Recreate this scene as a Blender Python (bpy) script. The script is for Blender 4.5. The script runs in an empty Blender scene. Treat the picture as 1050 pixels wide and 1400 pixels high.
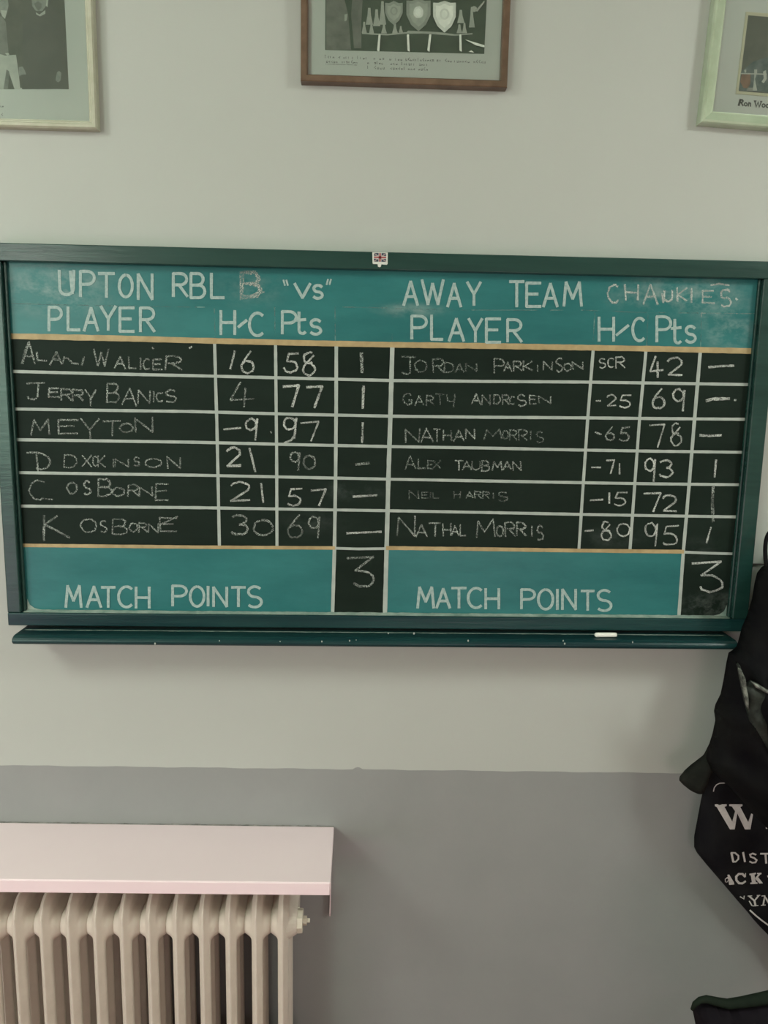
import bpy, bmesh, math, random
import numpy as np
from mathutils import Vector, Matrix

random.seed(7)
rng = np.random.default_rng(7)
scene = bpy.context.scene
COL = scene.collection

# ------------------------------------------------------------------ camera
CAMZ = 1.70
CAM = np.array([0.0, -1.73, CAMZ])
FOC = 1051.0
CM = np.array([[0.99937595, 0.03274632, -0.01324364],      # columns: right, forward, up
               [-0.03021973, 0.98674645, 0.15943091],
               [0.01828889, -0.15893119, 0.98712025]])
cam_data = bpy.data.cameras.new('camera')
cam = bpy.data.objects.new('camera', cam_data)
COL.objects.link(cam)
cam_data.sensor_fit = 'HORIZONTAL'
cam_data.sensor_width = 36.0
cam_data.lens = 36.0 * FOC / 1050.0
cam_data.clip_start = 0.02
cam.matrix_world = Matrix([[CM[0][0], CM[0][2], -CM[0][1], CAM[0]],
                           [CM[1][0], CM[1][2], -CM[1][1], CAM[1]],
                           [CM[2][0], CM[2][2], -CM[2][1], CAM[2]],
                           [0, 0, 0, 1]])
scene.camera = cam

# ------------------------------------------------------------------ world, lights, exposure
scene.view_settings.view_transform = 'Standard'
scene.view_settings.look = 'None'
scene.view_settings.gamma = 1.0
scene.view_settings.use_curve_mapping = False
scene.view_settings.exposure = 0.0
world = bpy.data.worlds.new('world')
scene.world = world
world.use_nodes = True
world.node_tree.nodes['Background'].inputs['Color'].default_value = (0.9, 1.0, 0.95, 1)
world.node_tree.nodes['Background'].inputs['Strength'].default_value = 0.05


def area_light(name, loc, target, sx, sy, power, color):
    d = bpy.data.lights.new(name, 'AREA')
    d.shape = 'RECTANGLE'
    d.size, d.size_y, d.energy, d.color = sx, sy, power, color
    o = bpy.data.objects.new(name, d)
    COL.objects.link(o)
    o.location = loc
    o.rotation_euler = (Vector(target) - Vector(loc)).to_track_quat('-Z', 'Y').to_euler()
    return o


area_light('ceiling_lamp_light', (-2.05, -1.45, 2.95), (-1.2, -0.6, 0.6), 0.4, 1.5, 48.6, (0.981, 1.000, 0.907))
area_light('ceiling_lamp_light', (2.1, -1.6, 2.95), (1.6, -1.2, 0.0), 0.4, 1.5, 59.4, (0.970, 1.000, 0.939))
area_light('window_light', (-2.40, -4.15, 1.75), (-0.3, 0.0, 1.3), 0.95, 1.3, 39.6, (0.727, 1.000, 0.818))
area_light('rear_lamp_light', (-2.42, -4.05, 2.62), (-0.5, 0.0, 1.6), 0.55, 0.30, 11.7, (1.000, 0.846, 0.846))
area_light('low_fill_light', (0.8, -4.15, 0.85), (0.2, 0.0, 0.5), 1.4, 0.9, 14.0, (1.000, 0.677, 0.774))  # added pink fill, no window there; lifts the lower wall
area_light('side_fill_light', (-2.5, -2.6, 0.55), (-0.6, 0.0, 0.8), 0.9, 0.7, 12.2, (1.000, 0.704, 0.926))  # unseen fill added low on the left to turn the lower wall pinker


# ------------------------------------------------------------------ projection helper (pixel + depth -> world point)
def P(px, py, y):
    d = CM @ np.array([(px - 525.0) / FOC, 1.0, -(py - 700.0) / FOC])
    t = (y - CAM[1]) / d[1]
    return CAM + d * t


# ------------------------------------------------------------------ materials
def new_mat(name):
    m = bpy.data.materials.new(name)
    m.use_nodes = True
    nt = m.node_tree
    return m, nt, nt.nodes['Principled BSDF']


def noise(nt, scale, detail=3.0, rough=0.55, stretch=None):
    tc = nt.nodes.new('ShaderNodeTexCoord')
    n = nt.nodes.new('ShaderNodeTexNoise')
    n.inputs['Scale'].default_value = scale
    n.inputs['Detail'].default_value = detail
    n.inputs['Roughness'].default_value = rough
    if stretch:
        mp = nt.nodes.new('ShaderNodeMapping')
        mp.inputs['Scale'].default_value = stretch
        nt.links.new(tc.outputs['Object'], mp.inputs['Vector'])
        nt.links.new(mp.outputs['Vector'], n.inputs['Vector'])
    else:
        nt.links.new(tc.outputs['Object'], n.inputs['Vector'])
    return n


def ramp(nt, src, p0, p1, c0=(0, 0, 0, 1), c1=(1, 1, 1, 1)):
    r = nt.nodes.new('ShaderNodeValToRGB')
    r.color_ramp.elements[0].position = p0
    r.color_ramp.elements[1].position = p1
    r.color_ramp.elements[0].color = c0
    r.color_ramp.elements[1].color = c1
    nt.links.new(src, r.inputs['Fac'])
    return r


def c4(c):
    return (c[0], c[1], c[2], 1.0)


def mottled(name, ca, cb, scale, rough=0.5, bump=0.0, bscale=200, stretch=None, p0=0.35, p1=0.65, spec=0.5, detail=4, metal=0.0):
    m, nt, b = new_mat(name)
    n = noise(nt, scale, detail, 0.6, stretch)
    r = ramp(nt, n.outputs['Fac'], p0, p1, c4(ca), c4(cb))
    nt.links.new(r.outputs['Color'], b.inputs['Base Color'])
    b.inputs['Roughness'].default_value = rough
    b.inputs['Specular IOR Level'].default_value = spec
    b.inputs['Metallic'].default_value = metal
    if bump > 0:
        n2 = noise(nt, bscale, 3, 0.6, stretch)
        bp = nt.nodes.new('ShaderNodeBump')
        bp.inputs['Strength'].default_value = bump
        bp.inputs['Distance'].default_value = 0.002
        nt.links.new(n2.outputs['Fac'], bp.inputs['Height'])
        nt.links.new(bp.outputs['Normal'], b.inputs['Normal'])
    return m


def sparse(name, color, scale, p0, p1, rough=0.95, big=12.0, lo=0.35):
    """Chalk: dry broken marks that let the board show through."""
    m, nt, b = new_mat(name)
    b.inputs['Base Color'].default_value = c4(color)
    b.inputs['Roughness'].default_value = rough
    b.inputs['Specular IOR Level'].default_value = 0.1
    n = noise(nt, scale, 2, 0.6)
    r = ramp(nt, n.outputs['Fac'], p0, p1)
    n2 = noise(nt, big, 2, 0.6)
    r2 = ramp(nt, n2.outputs['Fac'], 0.35, 0.68, (lo, lo, lo, 1), (1, 1, 1, 1))
    mul = nt.nodes.new('ShaderNodeMath')
    mul.operation = 'MULTIPLY'
    nt.links.new(r.outputs['Color'], mul.inputs[0])
    nt.links.new(r2.outputs['Color'], mul.inputs[1])
    nt.links.new(mul.outputs[0], b.inputs['Alpha'])
    return m


M = {}
M['wall'] = mottled('cream_wall_paint', (0.468, 0.494, 0.457), (0.480, 0.506, 0.469), 2.5, 0.6, 0.10, 60, spec=0.25)
M['room'] = mottled('pale_room_paint', (0.745, 0.735, 0.665), (0.765, 0.755, 0.685), 2.5, 0.6)
M['dado'] = mottled('grey_wall_paint', (0.284, 0.298, 0.290), (0.300, 0.312, 0.304), 6, 0.5, 0.12, 60, spec=0.3)
M['ceiling'] = mottled('green_tinted_ceiling_paint', (0.66, 0.82, 0.68), (0.68, 0.84, 0.70), 3, 0.8)  # unseen ceiling, tinted green so its bounce greens the upper wall
M['carpet'] = mottled('red_carpet', (0.20, 0.075, 0.07), (0.27, 0.11, 0.10), 60, 0.95, spec=0.1)
M['frame_green'] = mottled('dark_green_gloss_paint', (0.010, 0.040, 0.033), (0.018, 0.058, 0.048), 9, 0.26, 0.25, 45, stretch=(0.25, 1, 2.5), spec=0.38)
M['rail_green'] = mottled('dark_bluegreen_gloss_paint', (0.004, 0.030, 0.034), (0.014, 0.056, 0.054), 9, 0.28, 0.25, 60, stretch=(0.15, 1, 3), spec=0.3)
M['edge_chalk'] = mottled('chalk_dust', (0.20, 0.29, 0.25), (0.40, 0.47, 0.42), 24, 0.95, spec=0.1)
M['gold'] = mottled('ochre_stripe_paint', (0.36, 0.27, 0.125), (0.47, 0.36, 0.18), 30, 0.5)
M['grid'] = mottled('white_line_paint', (0.34, 0.40, 0.365), (0.42, 0.475, 0.43), 30, 0.6)
M['letter'] = mottled('white_letter_paint', (0.28, 0.41, 0.39), (0.39, 0.50, 0.47), 160, 0.6, p0=0.4, p1=0.6)
M['faintline'] = sparse('faint_old_line', (0.16, 0.31, 0.29), 40, 0.40, 0.62, lo=0.2)
M['chalk'] = sparse('white_chalk', (0.48, 0.54, 0.49), 420, 0.40, 0.60, big=26)
M['chalk_bold'] = sparse('white_chalk_firm', (0.60, 0.65, 0.60), 420, 0.34, 0.52, big=30, lo=0.45)
M['chalk_faint'] = sparse('white_chalk_light', (0.42, 0.49, 0.44), 420, 0.42, 0.66, big=26, lo=0.3)
M['chalk_stick'] = mottled('chalk_stick_white', (0.80, 0.82, 0.74), (0.86, 0.87, 0.80), 60, 0.95, spec=0.1)
M['shelf'] = mottled('warm_white_gloss', (0.925, 0.768, 0.800), (0.945, 0.788, 0.820), 3, 0.4, spec=0.3)
M['radiator'] = mottled('cream_radiator_paint', (0.66, 0.60, 0.515), (0.74, 0.68, 0.59), 14, 0.42, 0.1, 80, spec=0.4)
M['brass'] = mottled('painted_brass', (0.62, 0.58, 0.46), (0.72, 0.68, 0.58), 60, 0.4)
M['iron'] = mottled('dark_iron', (0.05, 0.045, 0.04), (0.08, 0.07, 0.06), 30, 0.5)


def panel_mat(name, ca, cb, dust, rough=0.46, spec=0.22):
    """Painted board with brushed tone and pale spots for wiped chalk and painted glare."""
    m, nt, b = new_mat(name)
    n = noise(nt, 7, 5, 0.65, (0.5, 1, 1.6))
    r = ramp(nt, n.outputs['Fac'], 0.32, 0.68, c4(ca), c4(cb))
    tc = nt.nodes.new('ShaderNodeTexCoord')
    last = r.outputs['Color']
    wisp = noise(nt, 26, 5, 0.7, (0.7, 1, 1.0))
    wr = ramp(nt, wisp.outputs['Fac'], 0.42, 0.72)
    for (x, z, sx, sz, amt) in dust:
        mp = nt.nodes.new('ShaderNodeMapping')
        mp.inputs['Location'].default_value = (-x / sx, 0, -z / sz)
        mp.inputs['Scale'].default_value = (1 / sx, 0, 1 / sz)
        nt.links.new(tc.outputs['Object'], mp.inputs['Vector'])
        g = nt.nodes.new('ShaderNodeTexGradient')
        g.gradient_type = 'SPHERICAL'
        nt.links.new(mp.outputs['Vector'], g.inputs['Vector'])
        mu = nt.nodes.new('ShaderNodeMath')
        mu.operation = 'MULTIPLY'
        nt.links.new(g.outputs['Fac'], mu.inputs[0])
        nt.links.new(wr.outputs['Color'], mu.inputs[1])
        m2 = nt.nodes.new('ShaderNodeMath')
        m2.operation = 'MULTIPLY'
        m2.inputs[1].default_value = amt
        m2.use_clamp = True
        nt.links.new(mu.outputs[0], m2.inputs[0])
        mx = nt.nodes.new('ShaderNodeMixRGB')
        mx.inputs['Color2'].default_value = (0.42, 0.50, 0.46, 1)
        nt.links.new(m2.outputs[0], mx.inputs['Fac'])
        nt.links.new(last, mx.inputs['Color1'])
        last = mx.outputs['Color']
    nt.links.new(last, b.inputs['Base Color'])
    b.inputs['Roughness'].default_value = rough
    b.inputs['Specular IOR Level'].default_value = spec
    bp = nt.nodes.new('ShaderNodeBump')
    bp.inputs['Strength'].default_value = 0.15
    bp.inputs['Distance'].default_value = 0.002
    n2 = noise(nt, 40, 4, 0.6, (0.4, 1, 2.0))
    nt.links.new(n2.outputs['Fac'], bp.inputs['Height'])
    nt.links.new(bp.outputs['Normal'], b.inputs['Normal'])
    return m


def dz(px, py):
    q = P(px, py, -0.03)
    return q[0], q[2]


def smear_or_glare(px, py, sx, sz, amt):
    x, z = dz(px, py)
    return (x, z - (CAMZ - 0.539), sx, sz, amt)


M['teal'] = panel_mat('teal_board_paint', (0.019, 0.138, 0.140), (0.034, 0.190, 0.188),
                      [smear_or_glare(995, 450, 0.085, 0.06, 0.6), smear_or_glare(930, 405, 0.20, 0.055, 0.65), smear_or_glare(560, 424, 0.10, 0.02, 0.5),
                       smear_or_glare(75, 395, 0.16, 0.07, 0.6), smear_or_glare(345, 395, 0.09, 0.05, 0.3)], 0.32, 0.26)  # the far left pale spot is lamp glare put into the paint
M['black'] = panel_mat('blackboard_paint', (0.0075, 0.0155, 0.0110), (0.0120, 0.0225, 0.0165),
                       [smear_or_glare(975, 830, 0.10, 0.045, 0.32), smear_or_glare(482, 672, 0.09, 0.03, 0.12), smear_or_glare(430, 715, 0.10, 0.03, 0.07),
                        smear_or_glare(840, 735, 0.09, 0.03, 0.12), smear_or_glare(960, 755, 0.07, 0.05, 0.06)], 0.5, 0.10)


# ------------------------------------------------------------------ object helpers
def thing(name, label, cat, loc=(0, 0, 0), group=None):
    o = bpy.data.objects.new(name, None)
    COL.objects.link(o)
    o.empty_display_size = 0.05
    o.location = loc
    o['label'] = label
    o['category'] = cat
    if group:
        o['group'] = group
    return o


def world_loc(o):
    v = Vector((0, 0, 0))
    while o is not None:
        v = v + o.location
        o = o.parent
    return v


def link_mesh(name, me, parent=None, mats=(), smooth=False, bevel=0.0, loc=None):
    """Mesh data are given in world coordinates; the object keeps them in place under its parent."""
    o = bpy.data.objects.new(name, me)
    COL.objects.link(o)
    for m in mats:
        me.materials.append(m)
    if parent is not None:
        o.parent = parent
        me.transform(Matrix.Translation(-world_loc(parent)))
    elif loc is not None:
        o.location = loc
        me.transform(Matrix.Translation(-Vector(loc)))
    if smooth:
        for p in me.polygons:
            p.use_smooth = True
    if bevel > 0:
        b = o.modifiers.new('bevel', 'BEVEL')
        b.width = bevel
        b.segments = 3
        b.limit_method = 'ANGLE'
    return o


def from_bm(name, bm, parent=None, mats=(), smooth=False, bevel=0.0, loc=None):
    bmesh.ops.recalc_face_normals(bm, faces=bm.faces)
    me = bpy.data.meshes.new(name)
    bm.to_mesh(me)
    bm.free()
    return link_mesh(name, me, parent, mats, smooth, bevel, loc)


def struct(name, bm, mats):
    o = from_bm(name, bm, None, mats)
    o['kind'] = 'structure'
    return o


def tag(o, label, cat, group=None):
    o['label'] = label
    o['category'] = cat
    if group:
        o['group'] = group
    return o


def add_box(bm, x0, x1, y0, y1, z0, z1, mi=0):
    vs = [bm.verts.new((x, y, z)) for x in (x0, x1) for y in (y0, y1) for z in (z0, z1)]
    for f in ((0, 1, 3, 2), (4, 6, 7, 5), (0, 4, 5, 1), (2, 3, 7, 6), (0, 2, 6, 4), (1, 5, 7, 3)):
        bm.faces.new([vs[i] for i in f]).material_index = mi


def add_prism(bm, pts, y0, y1, mi=0):
    """Polygon pts in (x, z) extruded from y0 to y1."""
    a = [bm.verts.new((p[0], y0, p[1])) for p in pts]
    b = [bm.verts.new((p[0], y1, p[1])) for p in pts]
    n = len(pts)
    bm.faces.new(a).material_index = mi
    bm.faces.new(b[::-1]).material_index = mi
    for i in range(n):
        bm.faces.new((a[i], b[i], b[(i + 1) % n], a[(i + 1) % n])).material_index = mi


def add_prism_x(bm, pts, x0, x1, mi=0):
    """Polygon pts in (y, z) extruded from x0 to x1."""
    a = [bm.verts.new((x0, p[0], p[1])) for p in pts]
    b = [bm.verts.new((x1, p[0], p[1])) for p in pts]
    n = len(pts)
    bm.faces.new(a).material_index = mi
    bm.faces.new(b[::-1]).material_index = mi
    for i in range(n):
        bm.faces.new((a[i], b[i], b[(i + 1) % n], a[(i + 1) % n])).material_index = mi


def add_tube(bm, pts, rads, seg=16, caps=True):
    pts = [Vector(p) for p in pts]
    if not hasattr(rads, '__len__'):
        rads = [rads] * len(pts)
    rings = []
    ref = None
    for i, p in enumerate(pts):
        t = (pts[min(i + 1, len(pts) - 1)] - pts[max(i - 1, 0)]).normalized()
        if ref is None:
            ref = Vector((0, 0, 1)) if abs(t.z) < 0.9 else Vector((1, 0, 0))
        u = t.cross(ref).normalized()
        v = u.cross(t).normalized()
        ref = v
        rings.append([bm.verts.new(p + (u * math.cos(a) + v * math.sin(a)) * rads[i])
                      for a in [2 * math.pi * k / seg for k in range(seg)]])
    for a, b in zip(rings, rings[1:]):
        for k in range(seg):
            bm.faces.new((a[k], a[(k + 1) % seg], b[(k + 1) % seg], b[k]))
    if caps:
        bm.faces.new(rings[0][::-1])
        bm.faces.new(rings[-1])


# ------------------------------------------------------------------ strokes (lettering)
def ell(cx, cy, rx, ry, a0, a1, n=12):
    return [(cx + rx * math.cos(math.radians(a0 + (a1 - a0) * i / n)), cy + ry * math.sin(math.radians(a0 + (a1 - a0) * i / n))) for i in range(n + 1)]


G = {   # strokes in a unit box, x right, y up
    'A': [[(0, 0), (.5, 1), (1, 0)], [(.2, .36), (.8, .36)]],
    'B': [[(0, 0), (0, 1), (.5, 1)] + ell(.5, .76, .38, .24, 90, -90)[1:] + [(.1, .52)], [(.5, .52)] + ell(.55, .26, .45, .26, 90, -90)[1:] + [(0, 0)]],
    'C': [ell(.55, .5, .55, .5, 52, 308, 18)],
    'D': [[(0, 0), (0, 1), (.4, 1)] + ell(.4, .5, .6, .5, 90, -90)[1:] + [(0, 0)]],
    'E': [[(1, 1), (0, 1), (0, 0), (1, 0)], [(0, .53), (.8, .53)]],
    'G': [ell(.5, .5, .5, .5, 50, 330, 18) + [(.95, .42), (.55, .42)]],
    'H': [[(0, 0), (0, 1)], [(1, 0), (1, 1)], [(0, .5), (1, .5)]],
    'I': [[(.5, 0), (.5, 1)]],
    'J': [[(0, 1), (1, 1)], [(.62, 1), (.62, .25)] + ell(.35, .22, .27, .22, 0, -160, 8)],
    'K': [[(0, 0), (0, 1)], [(.95, 1), (.08, .45), (1, 0)]],
    'L': [[(0, 1), (0, 0), (1, 0)]],
    'M': [[(0, 0), (.12, 1), (.5, .3), (.88, 1), (1, 0)]],
    'N': [[(0, 0), (0, 1), (1, 0), (1, 1)]],
    'O': [ell(.5, .5, .5, .5, 95, 444, 20)],
    'P': [[(0, 0), (0, 1), (.5, 1)] + ell(.5, .74, .5, .26, 90, -90)[1:] + [(.05, .48)]],
    'R': [[(0, 0), (0, 1), (.5, 1)] + ell(.5, .75, .46, .25, 90, -90)[1:] + [(.1, .5)], [(.4, .5), (1, 0)]],
    'S': [ell(.52, .75, .44, .25, 40, 270, 12) + ell(.5, .25, .48, .25, 90, -140, 12)[1:]],
    'T': [[(0, 1), (1, 1)], [(.5, 1), (.5, 0)]],
    'U': [[(0, 1), (.03, .3)] + ell(.5, .28, .47, .28, 180, 360, 10) + [(1, 1)]],
    'V': [[(0, 1), (.5, 0), (1, 1)]],
    'W': [[(0, 1), (.28, 0), (.5, .85), (.75, 0), (1, 1)]],
    'X': [[(0, 1), (1, 0)], [(1, 1), (0, 0)]],
    'Y': [[(0, 1), (.5, .48), (1, 1)], [(.5, .48), (.5, 0)]],
    't': [[(.3, 1), (.3, .2)] + ell(.6, .18, .3, .18, 180, 320, 8), [(0, .62), (.85, .66)]],
    's': [ell(.52, .75, .44, .25, 30, 270, 10) + ell(.5, .25, .48, .25, 90, -150, 10)[1:]],
    '"': [[(.1, 1), (.3, 0)], [(.65, 1), (.85, 0)]],
    '/': [[(0, 0), (1, 1)]],
    '0': [ell(.5, .5, .5, .5, 110, 460, 18)],
    '1': [[(.5, 1), (.5, 0)]],
    '2': [ell(.48, .72, .48, .28, 160, -30, 12) + [(.05, .03), (1, .03)]],
    '3': [ell(.42, .76, .46, .24, 150, -80, 12), ell(.42, .27, .56, .27, 85, -150, 14)],
    '4': [[(.42, 1), (0, .28), (1, .32)], [(.62, .75), (.6, 0)]],
    '5': [[(1, 1), (.25, .97), (.12, .55)] + ell(.4, .29, .5, .29, 100, -140, 14)],
    '6': [[(.75, 1), (.25, .62)] + ell(.5, .28, .48, .28, 150, 500, 18)],
    '7': [[(0, .95), (1, 1), (.55, 0)]],
    '8': [ell(.5, .76, .40, .24, 60, 300, 14) + ell(.5, .26, .48, .26, 70, -250, 18) + [(.86, .85)]],
    '9': [ell(.42, .72, .42, .27, 20, 380, 18) + [(.95, .95), (.78, 0)]],
    'Z': [[(0, .95), (.95, 1), (.3, .52), (.65, .52)] + ell(.6, .27, .4, .26, 70, -150, 12)],     # flat topped three
    'r': [[(0, 0), (.05, 1), (.35, .2), (.6, .75), (.75, .1), (1, .4)]],                          # run together letters
    'w': [[(0, .9), (.2, .3), (.45, .1), (.75, .25)], [(.95, .9), (1, .05)]],
}


def ribbon(bm, pts, width, wob=0.0):
    """Flat painted stroke lying just above the plane the points are on; pts are world points, facing -y."""
    p = [np.array(q, float) for q in pts]
    q = [p[0]]
    for a in p[1:]:
        if np.linalg.norm(a - q[-1]) > 1e-5:
            q.append(a)
    if len(q) < 2:
        return
    p = q
    n = len(p)
    d0 = p[1] - p[0]
    d1 = p[-1] - p[-2]
    p[0] = p[0] - d0 / np.linalg.norm(d0) * width * 0.25
    p[-1] = p[-1] + d1 / np.linalg.norm(d1) * width * 0.25
    L, R_ = [], []
    for i in range(n):
        ta = p[i] - p[max(i - 1, 0)] if i > 0 else p[1] - p[0]
        tb = p[min(i + 1, n - 1)] - p[i] if i < n - 1 else p[-1] - p[-2]
        ta = ta / (np.linalg.norm(ta) + 1e-9)
        tb = tb / (np.linalg.norm(tb) + 1e-9)
        t = ta + tb
        c = np.linalg.norm(t)
        if c < 0.5:
            t = tb
            k = 1.0
        else:
            t = t / c
            k = min(1.0 / max(float(np.dot(t, tb)), 0.5), 1.5)
        nrm = np.array([-t[2], 0, t[0]])
        w = width * 0.5 * k * (1 + wob * random.uniform(-1, 1))
        L.append(bm.verts.new(p[i] + nrm * w))
        R_.append(bm.verts.new(p[i] - nrm * w))
    for i in range(n - 1):
        try:
            bm.faces.new((L[i], L[i + 1], R_[i + 1], R_[i]))
        except ValueError:
            pass


def densify(pts, step):
    out = [pts[0]]
    for a, b in zip(pts, pts[1:]):
        k = max(1, int(math.hypot(b[0] - a[0], b[1] - a[1]) / step))
        for i in range(1, k + 1):
            out.append((a[0] + (b[0] - a[0]) * i / k, a[1] + (b[1] - a[1]) * i / k))
    return out


def face_front(bm):
    for f in bm.faces:
        f.normal_update()
        if f.normal.y > 0:
            f.normal_flip()


def corners(pts, lim=48):
    out, cur = [], [pts[0]]
    for i in range(1, len(pts)):
        cur.append(pts[i])
        if i < len(pts) - 1:
            a = math.atan2(pts[i][1] - pts[i - 1][1], pts[i][0] - pts[i - 1][0])
            b = math.atan2(pts[i + 1][1] - pts[i][1], pts[i + 1][0] - pts[i][0])
            d = abs((math.degrees(b - a) + 180) % 360 - 180)
            if d > lim:
                out.append(cur)
                cur = [pts[i]]
    out.append(cur)
    return out


def glyph_word(name, parent, mat, y, width_px, letters, jit=0.0, wob=0.08, extra=(), slant=0.0):
    """letters: (char, x0, ytop, x1, ybottom) in photograph pixels, placed on the plane at depth y."""
    bm = bmesh.new()
    px = 0.0016
    k = 0
    for (ch, x0, yt, x1, yb) in letters:
        for st in G[ch]:
            pts = []
            for (u, v) in st:
                u2 = u + random.uniform(-jit, jit)
                v2 = v + random.uniform(-jit, jit)
                pts.append((x0 + (x1 - x0) * u2 + slant * (v2 - .5), yb + (yt - yb) * v2))
            for piece in corners(pts):
                yy = y - 0.00005 * (k % 9)
                k += 1
                ribbon(bm, [P(a, b, yy) for a, b in densify(piece, 4.0)], width_px * px, wob)
    for st in extra:
        yy = y - 0.00006 * (k % 5)
        k += 1
        ribbon(bm, [P(a, b, yy) for a, b in densify(list(st), 4.0)], width_px * px, wob)
    face_front(bm)
    me = bpy.data.meshes.new(name)
    bm.to_mesh(me)
    bm.free()
    return link_mesh(name, me, parent, [mat])


# ================================================================== THE SETTING
XL, XR, YB, ZC = -2.9, 2.6, -4.3, 3.0
bm = bmesh.new()
ba, bb = P(-10, 1046, 0), P(930, 1057, 0)


def dado_z(x):
    return ba[2] + (bb[2] - ba[2]) * (x - ba[0]) / (bb[0] - ba[0])


edge = [(XL, dado_z(XL))]
bump_x = P(489, 1051, 0)[0]
xs = sorted([-2.4, -2.0, -1.5, -1.0, 1.2, 2.0] + list(np.linspace(-0.85, 0.85, 86)) + [bump_x - .012, bump_x - .006, bump_x, bump_x + .006, bump_x + .012])
for x in xs:
    z = dado_z(x) + 0.0007 * math.sin(x * 31) + 0.0005 * math.sin(x * 77 + 1)
    z += 0.005 * max(0, 1 - ((x - bump_x) / 0.012) ** 2)
    edge.append((x, z))
edge.append((XR, dado_z(XR)))
low = [bm.verts.new((x, 0, 0)) for x, z in edge]
mid = [bm.verts.new((x, 0, z)) for x, z in edge]
top = [bm.verts.new((x, 0, ZC)) for x, z in edge]
for i in range(len(edge) - 1):
    bm.faces.new((low[i], low[i + 1], mid[i + 1], mid[i])).material_index = 1
    bm.faces.new((mid[i], mid[i + 1], top[i + 1], top[i])).material_index = 0
add_box(bm, XL - .1, XR + .1, 0.0005, 0.12, 0, ZC, 0)
for f in bm.faces:
    f.normal_update()
me = bpy.data.meshes.new('wall_back')
bm.to_mesh(me)
bm.free()
o = link_mesh('wall_back', me, None, [M['wall'], M['dado']])
o['kind'] = 'structure'
for nm, b in (('wall_left', (XL - .1, XL, YB - .1, 0, 0, ZC)), ('wall_right', (XR, XR + .1, YB - .1, 0, 0, ZC)), ('wall_front', (XL, XR, YB - .1, YB, 0, ZC))):
    bm = bmesh.new()
    add_box(bm, *b)
    struct(nm, bm, [M['room']])
bm = bmesh.new()
add_box(bm, XL - .1, XR + .1, YB - .1, .12, -.1, 0)
struct('floor', bm, [M['carpet']])
bm = bmesh.new()
add_box(bm, XL - .1, XR + .1, YB - .1, .12, ZC, ZC + .1)
struct('ceiling', bm, [M['ceiling']])

# ================================================================== SCOREBOARD
YP, YF = -0.030, -0.050
fx0, fx1, fz0, fz1 = -0.780, 0.898, CAMZ - 0.539, CAMZ + 0.2825
ix0, ix1, iz0, iz1 = -0.7505, 0.862, CAMZ - 0.5095, CAMZ + 0.2465
board = thing('scoreboard', 'long green framed snooker scoreboard chalked with players and points above the radiator shelf', 'scoreboard', (0, 0, fz0))

lineH = {   # painted rules, as pixel paths on the board
    'g0': [(14, 459.6), (150, 462.3), (265, 465.4), (400, 468.6), (540, 471.4), (680, 473.2), (795, 475.2), (900, 477), (1029, 480)],
    1: [(15, 507.7), (140, 511), (268, 513.7), (400, 517), (535, 520.2), (660, 521.4), (795, 522.3), (900, 523.8), (1023, 525.8)],
    2: [(18, 559.1), (140, 561), (262, 562.6), (400, 566.3), (535, 569), (660, 570.4), (790, 571.2), (900, 572.3), (1018, 573.2)],
    3: [(22, 601.1), (140, 602.8), (265, 604.6), (400, 607.8), (530, 610.5), (660, 612.5), (790, 615.2), (900, 617), (1017, 618.4)],
    4: [(24, 646.1), (140, 647.9), (265, 649.6), (400, 652.4), (530, 655.1), (660, 657.5), (800, 660), (900, 661.6), (1014, 662.8)],
    5: [(28, 691.9), (140, 692.9), (265, 694), (400, 696.2), (528, 698.2), (660, 700.6), (790, 703.2), (900, 705.1), (1013, 706.8)],
    'g1': [(33, 745.6), (150, 746.8), (265, 748), (380, 748.7), (457, 749.2)],
    'g2': [(529, 749.2), (660, 750.8), (795, 752.8), (934, 754.3)],
}
lineV = {
    1: [(293.3, 466), (295, 530), (296.4, 575), (298, 650), (300, 747)],
    2: [(376.6, 468), (377.4, 540), (378.2, 620), (378.7, 748)],
    3: [(459.8, 470), (459.6, 560), (458.8, 650), (457.3, 749), (454.7, 839)],
    4: [(536.5, 472), (533.7, 570), (531, 655), (528.6, 748), (526.3, 838.5)],
    5: [(811.2, 476), (803.5, 573), (797.5, 660), (791.4, 752)],
    6: [(883.4, 477), (874.4, 573), (868, 660), (861.3, 752.5)],
    7: [(957.6, 479), (949.6, 573), (942, 665), (934.3, 754), (928.2, 842)],
}


def on(px, py):
    q = P(px, py, YP)
    return (q[0], q[2])


# panel: one board, teal bands over black ground
bm = bmesh.new()
add_box(bm, ix0 - .01, ix1 + .01, YP + 0.0005, YP + 0.022, iz0 - .01, iz1 + .01, 0)
g0 = [on(*q) for q in lineH['g0']]
head = [(ix0 - .01, g0[0][1])] + g0 + [(ix1 + .01, g0[-1][1]), (ix1 + .01, iz1 + .01), (ix0 - .01, iz1 + .01)]
bm.faces.new([bm.verts.new((x, YP, z)) for x, z in head]).material_index = 1
g1 = [on(*q) for q in lineH['g1']]
lowl = [(ix0 - .01, iz0 - .01), (on(454.7, 842)[0], iz0 - .01), (g1[-1][0], g1[-1][1])] + g1[::-1][1:] + [(ix0 - .01, g1[0][1])]
bm.faces.new([bm.verts.new((x, YP, z)) for x, z in lowl]).material_index = 1
g2 = [on(*q) for q in lineH['g2']]
lowr = [(on(526, 842)[0], iz0 - .01), (on(928, 845)[0], iz0 - .01)] + g2[::-1]
bm.faces.new([bm.verts.new((x, YP, z)) for x, z in lowr]).material_index = 1
for f in bm.faces:
    f.normal_update()
    if f.material_index == 1 and f.normal.y > 0:
        f.normal_flip()
me = bpy.data.meshes.new('panel')
bm.to_mesh(me)
bm.free()
panel = link_mesh('panel', me, board, [M['black'], M['teal']])
panel['label'] = 'black playing grid between teal painted bands'


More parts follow.
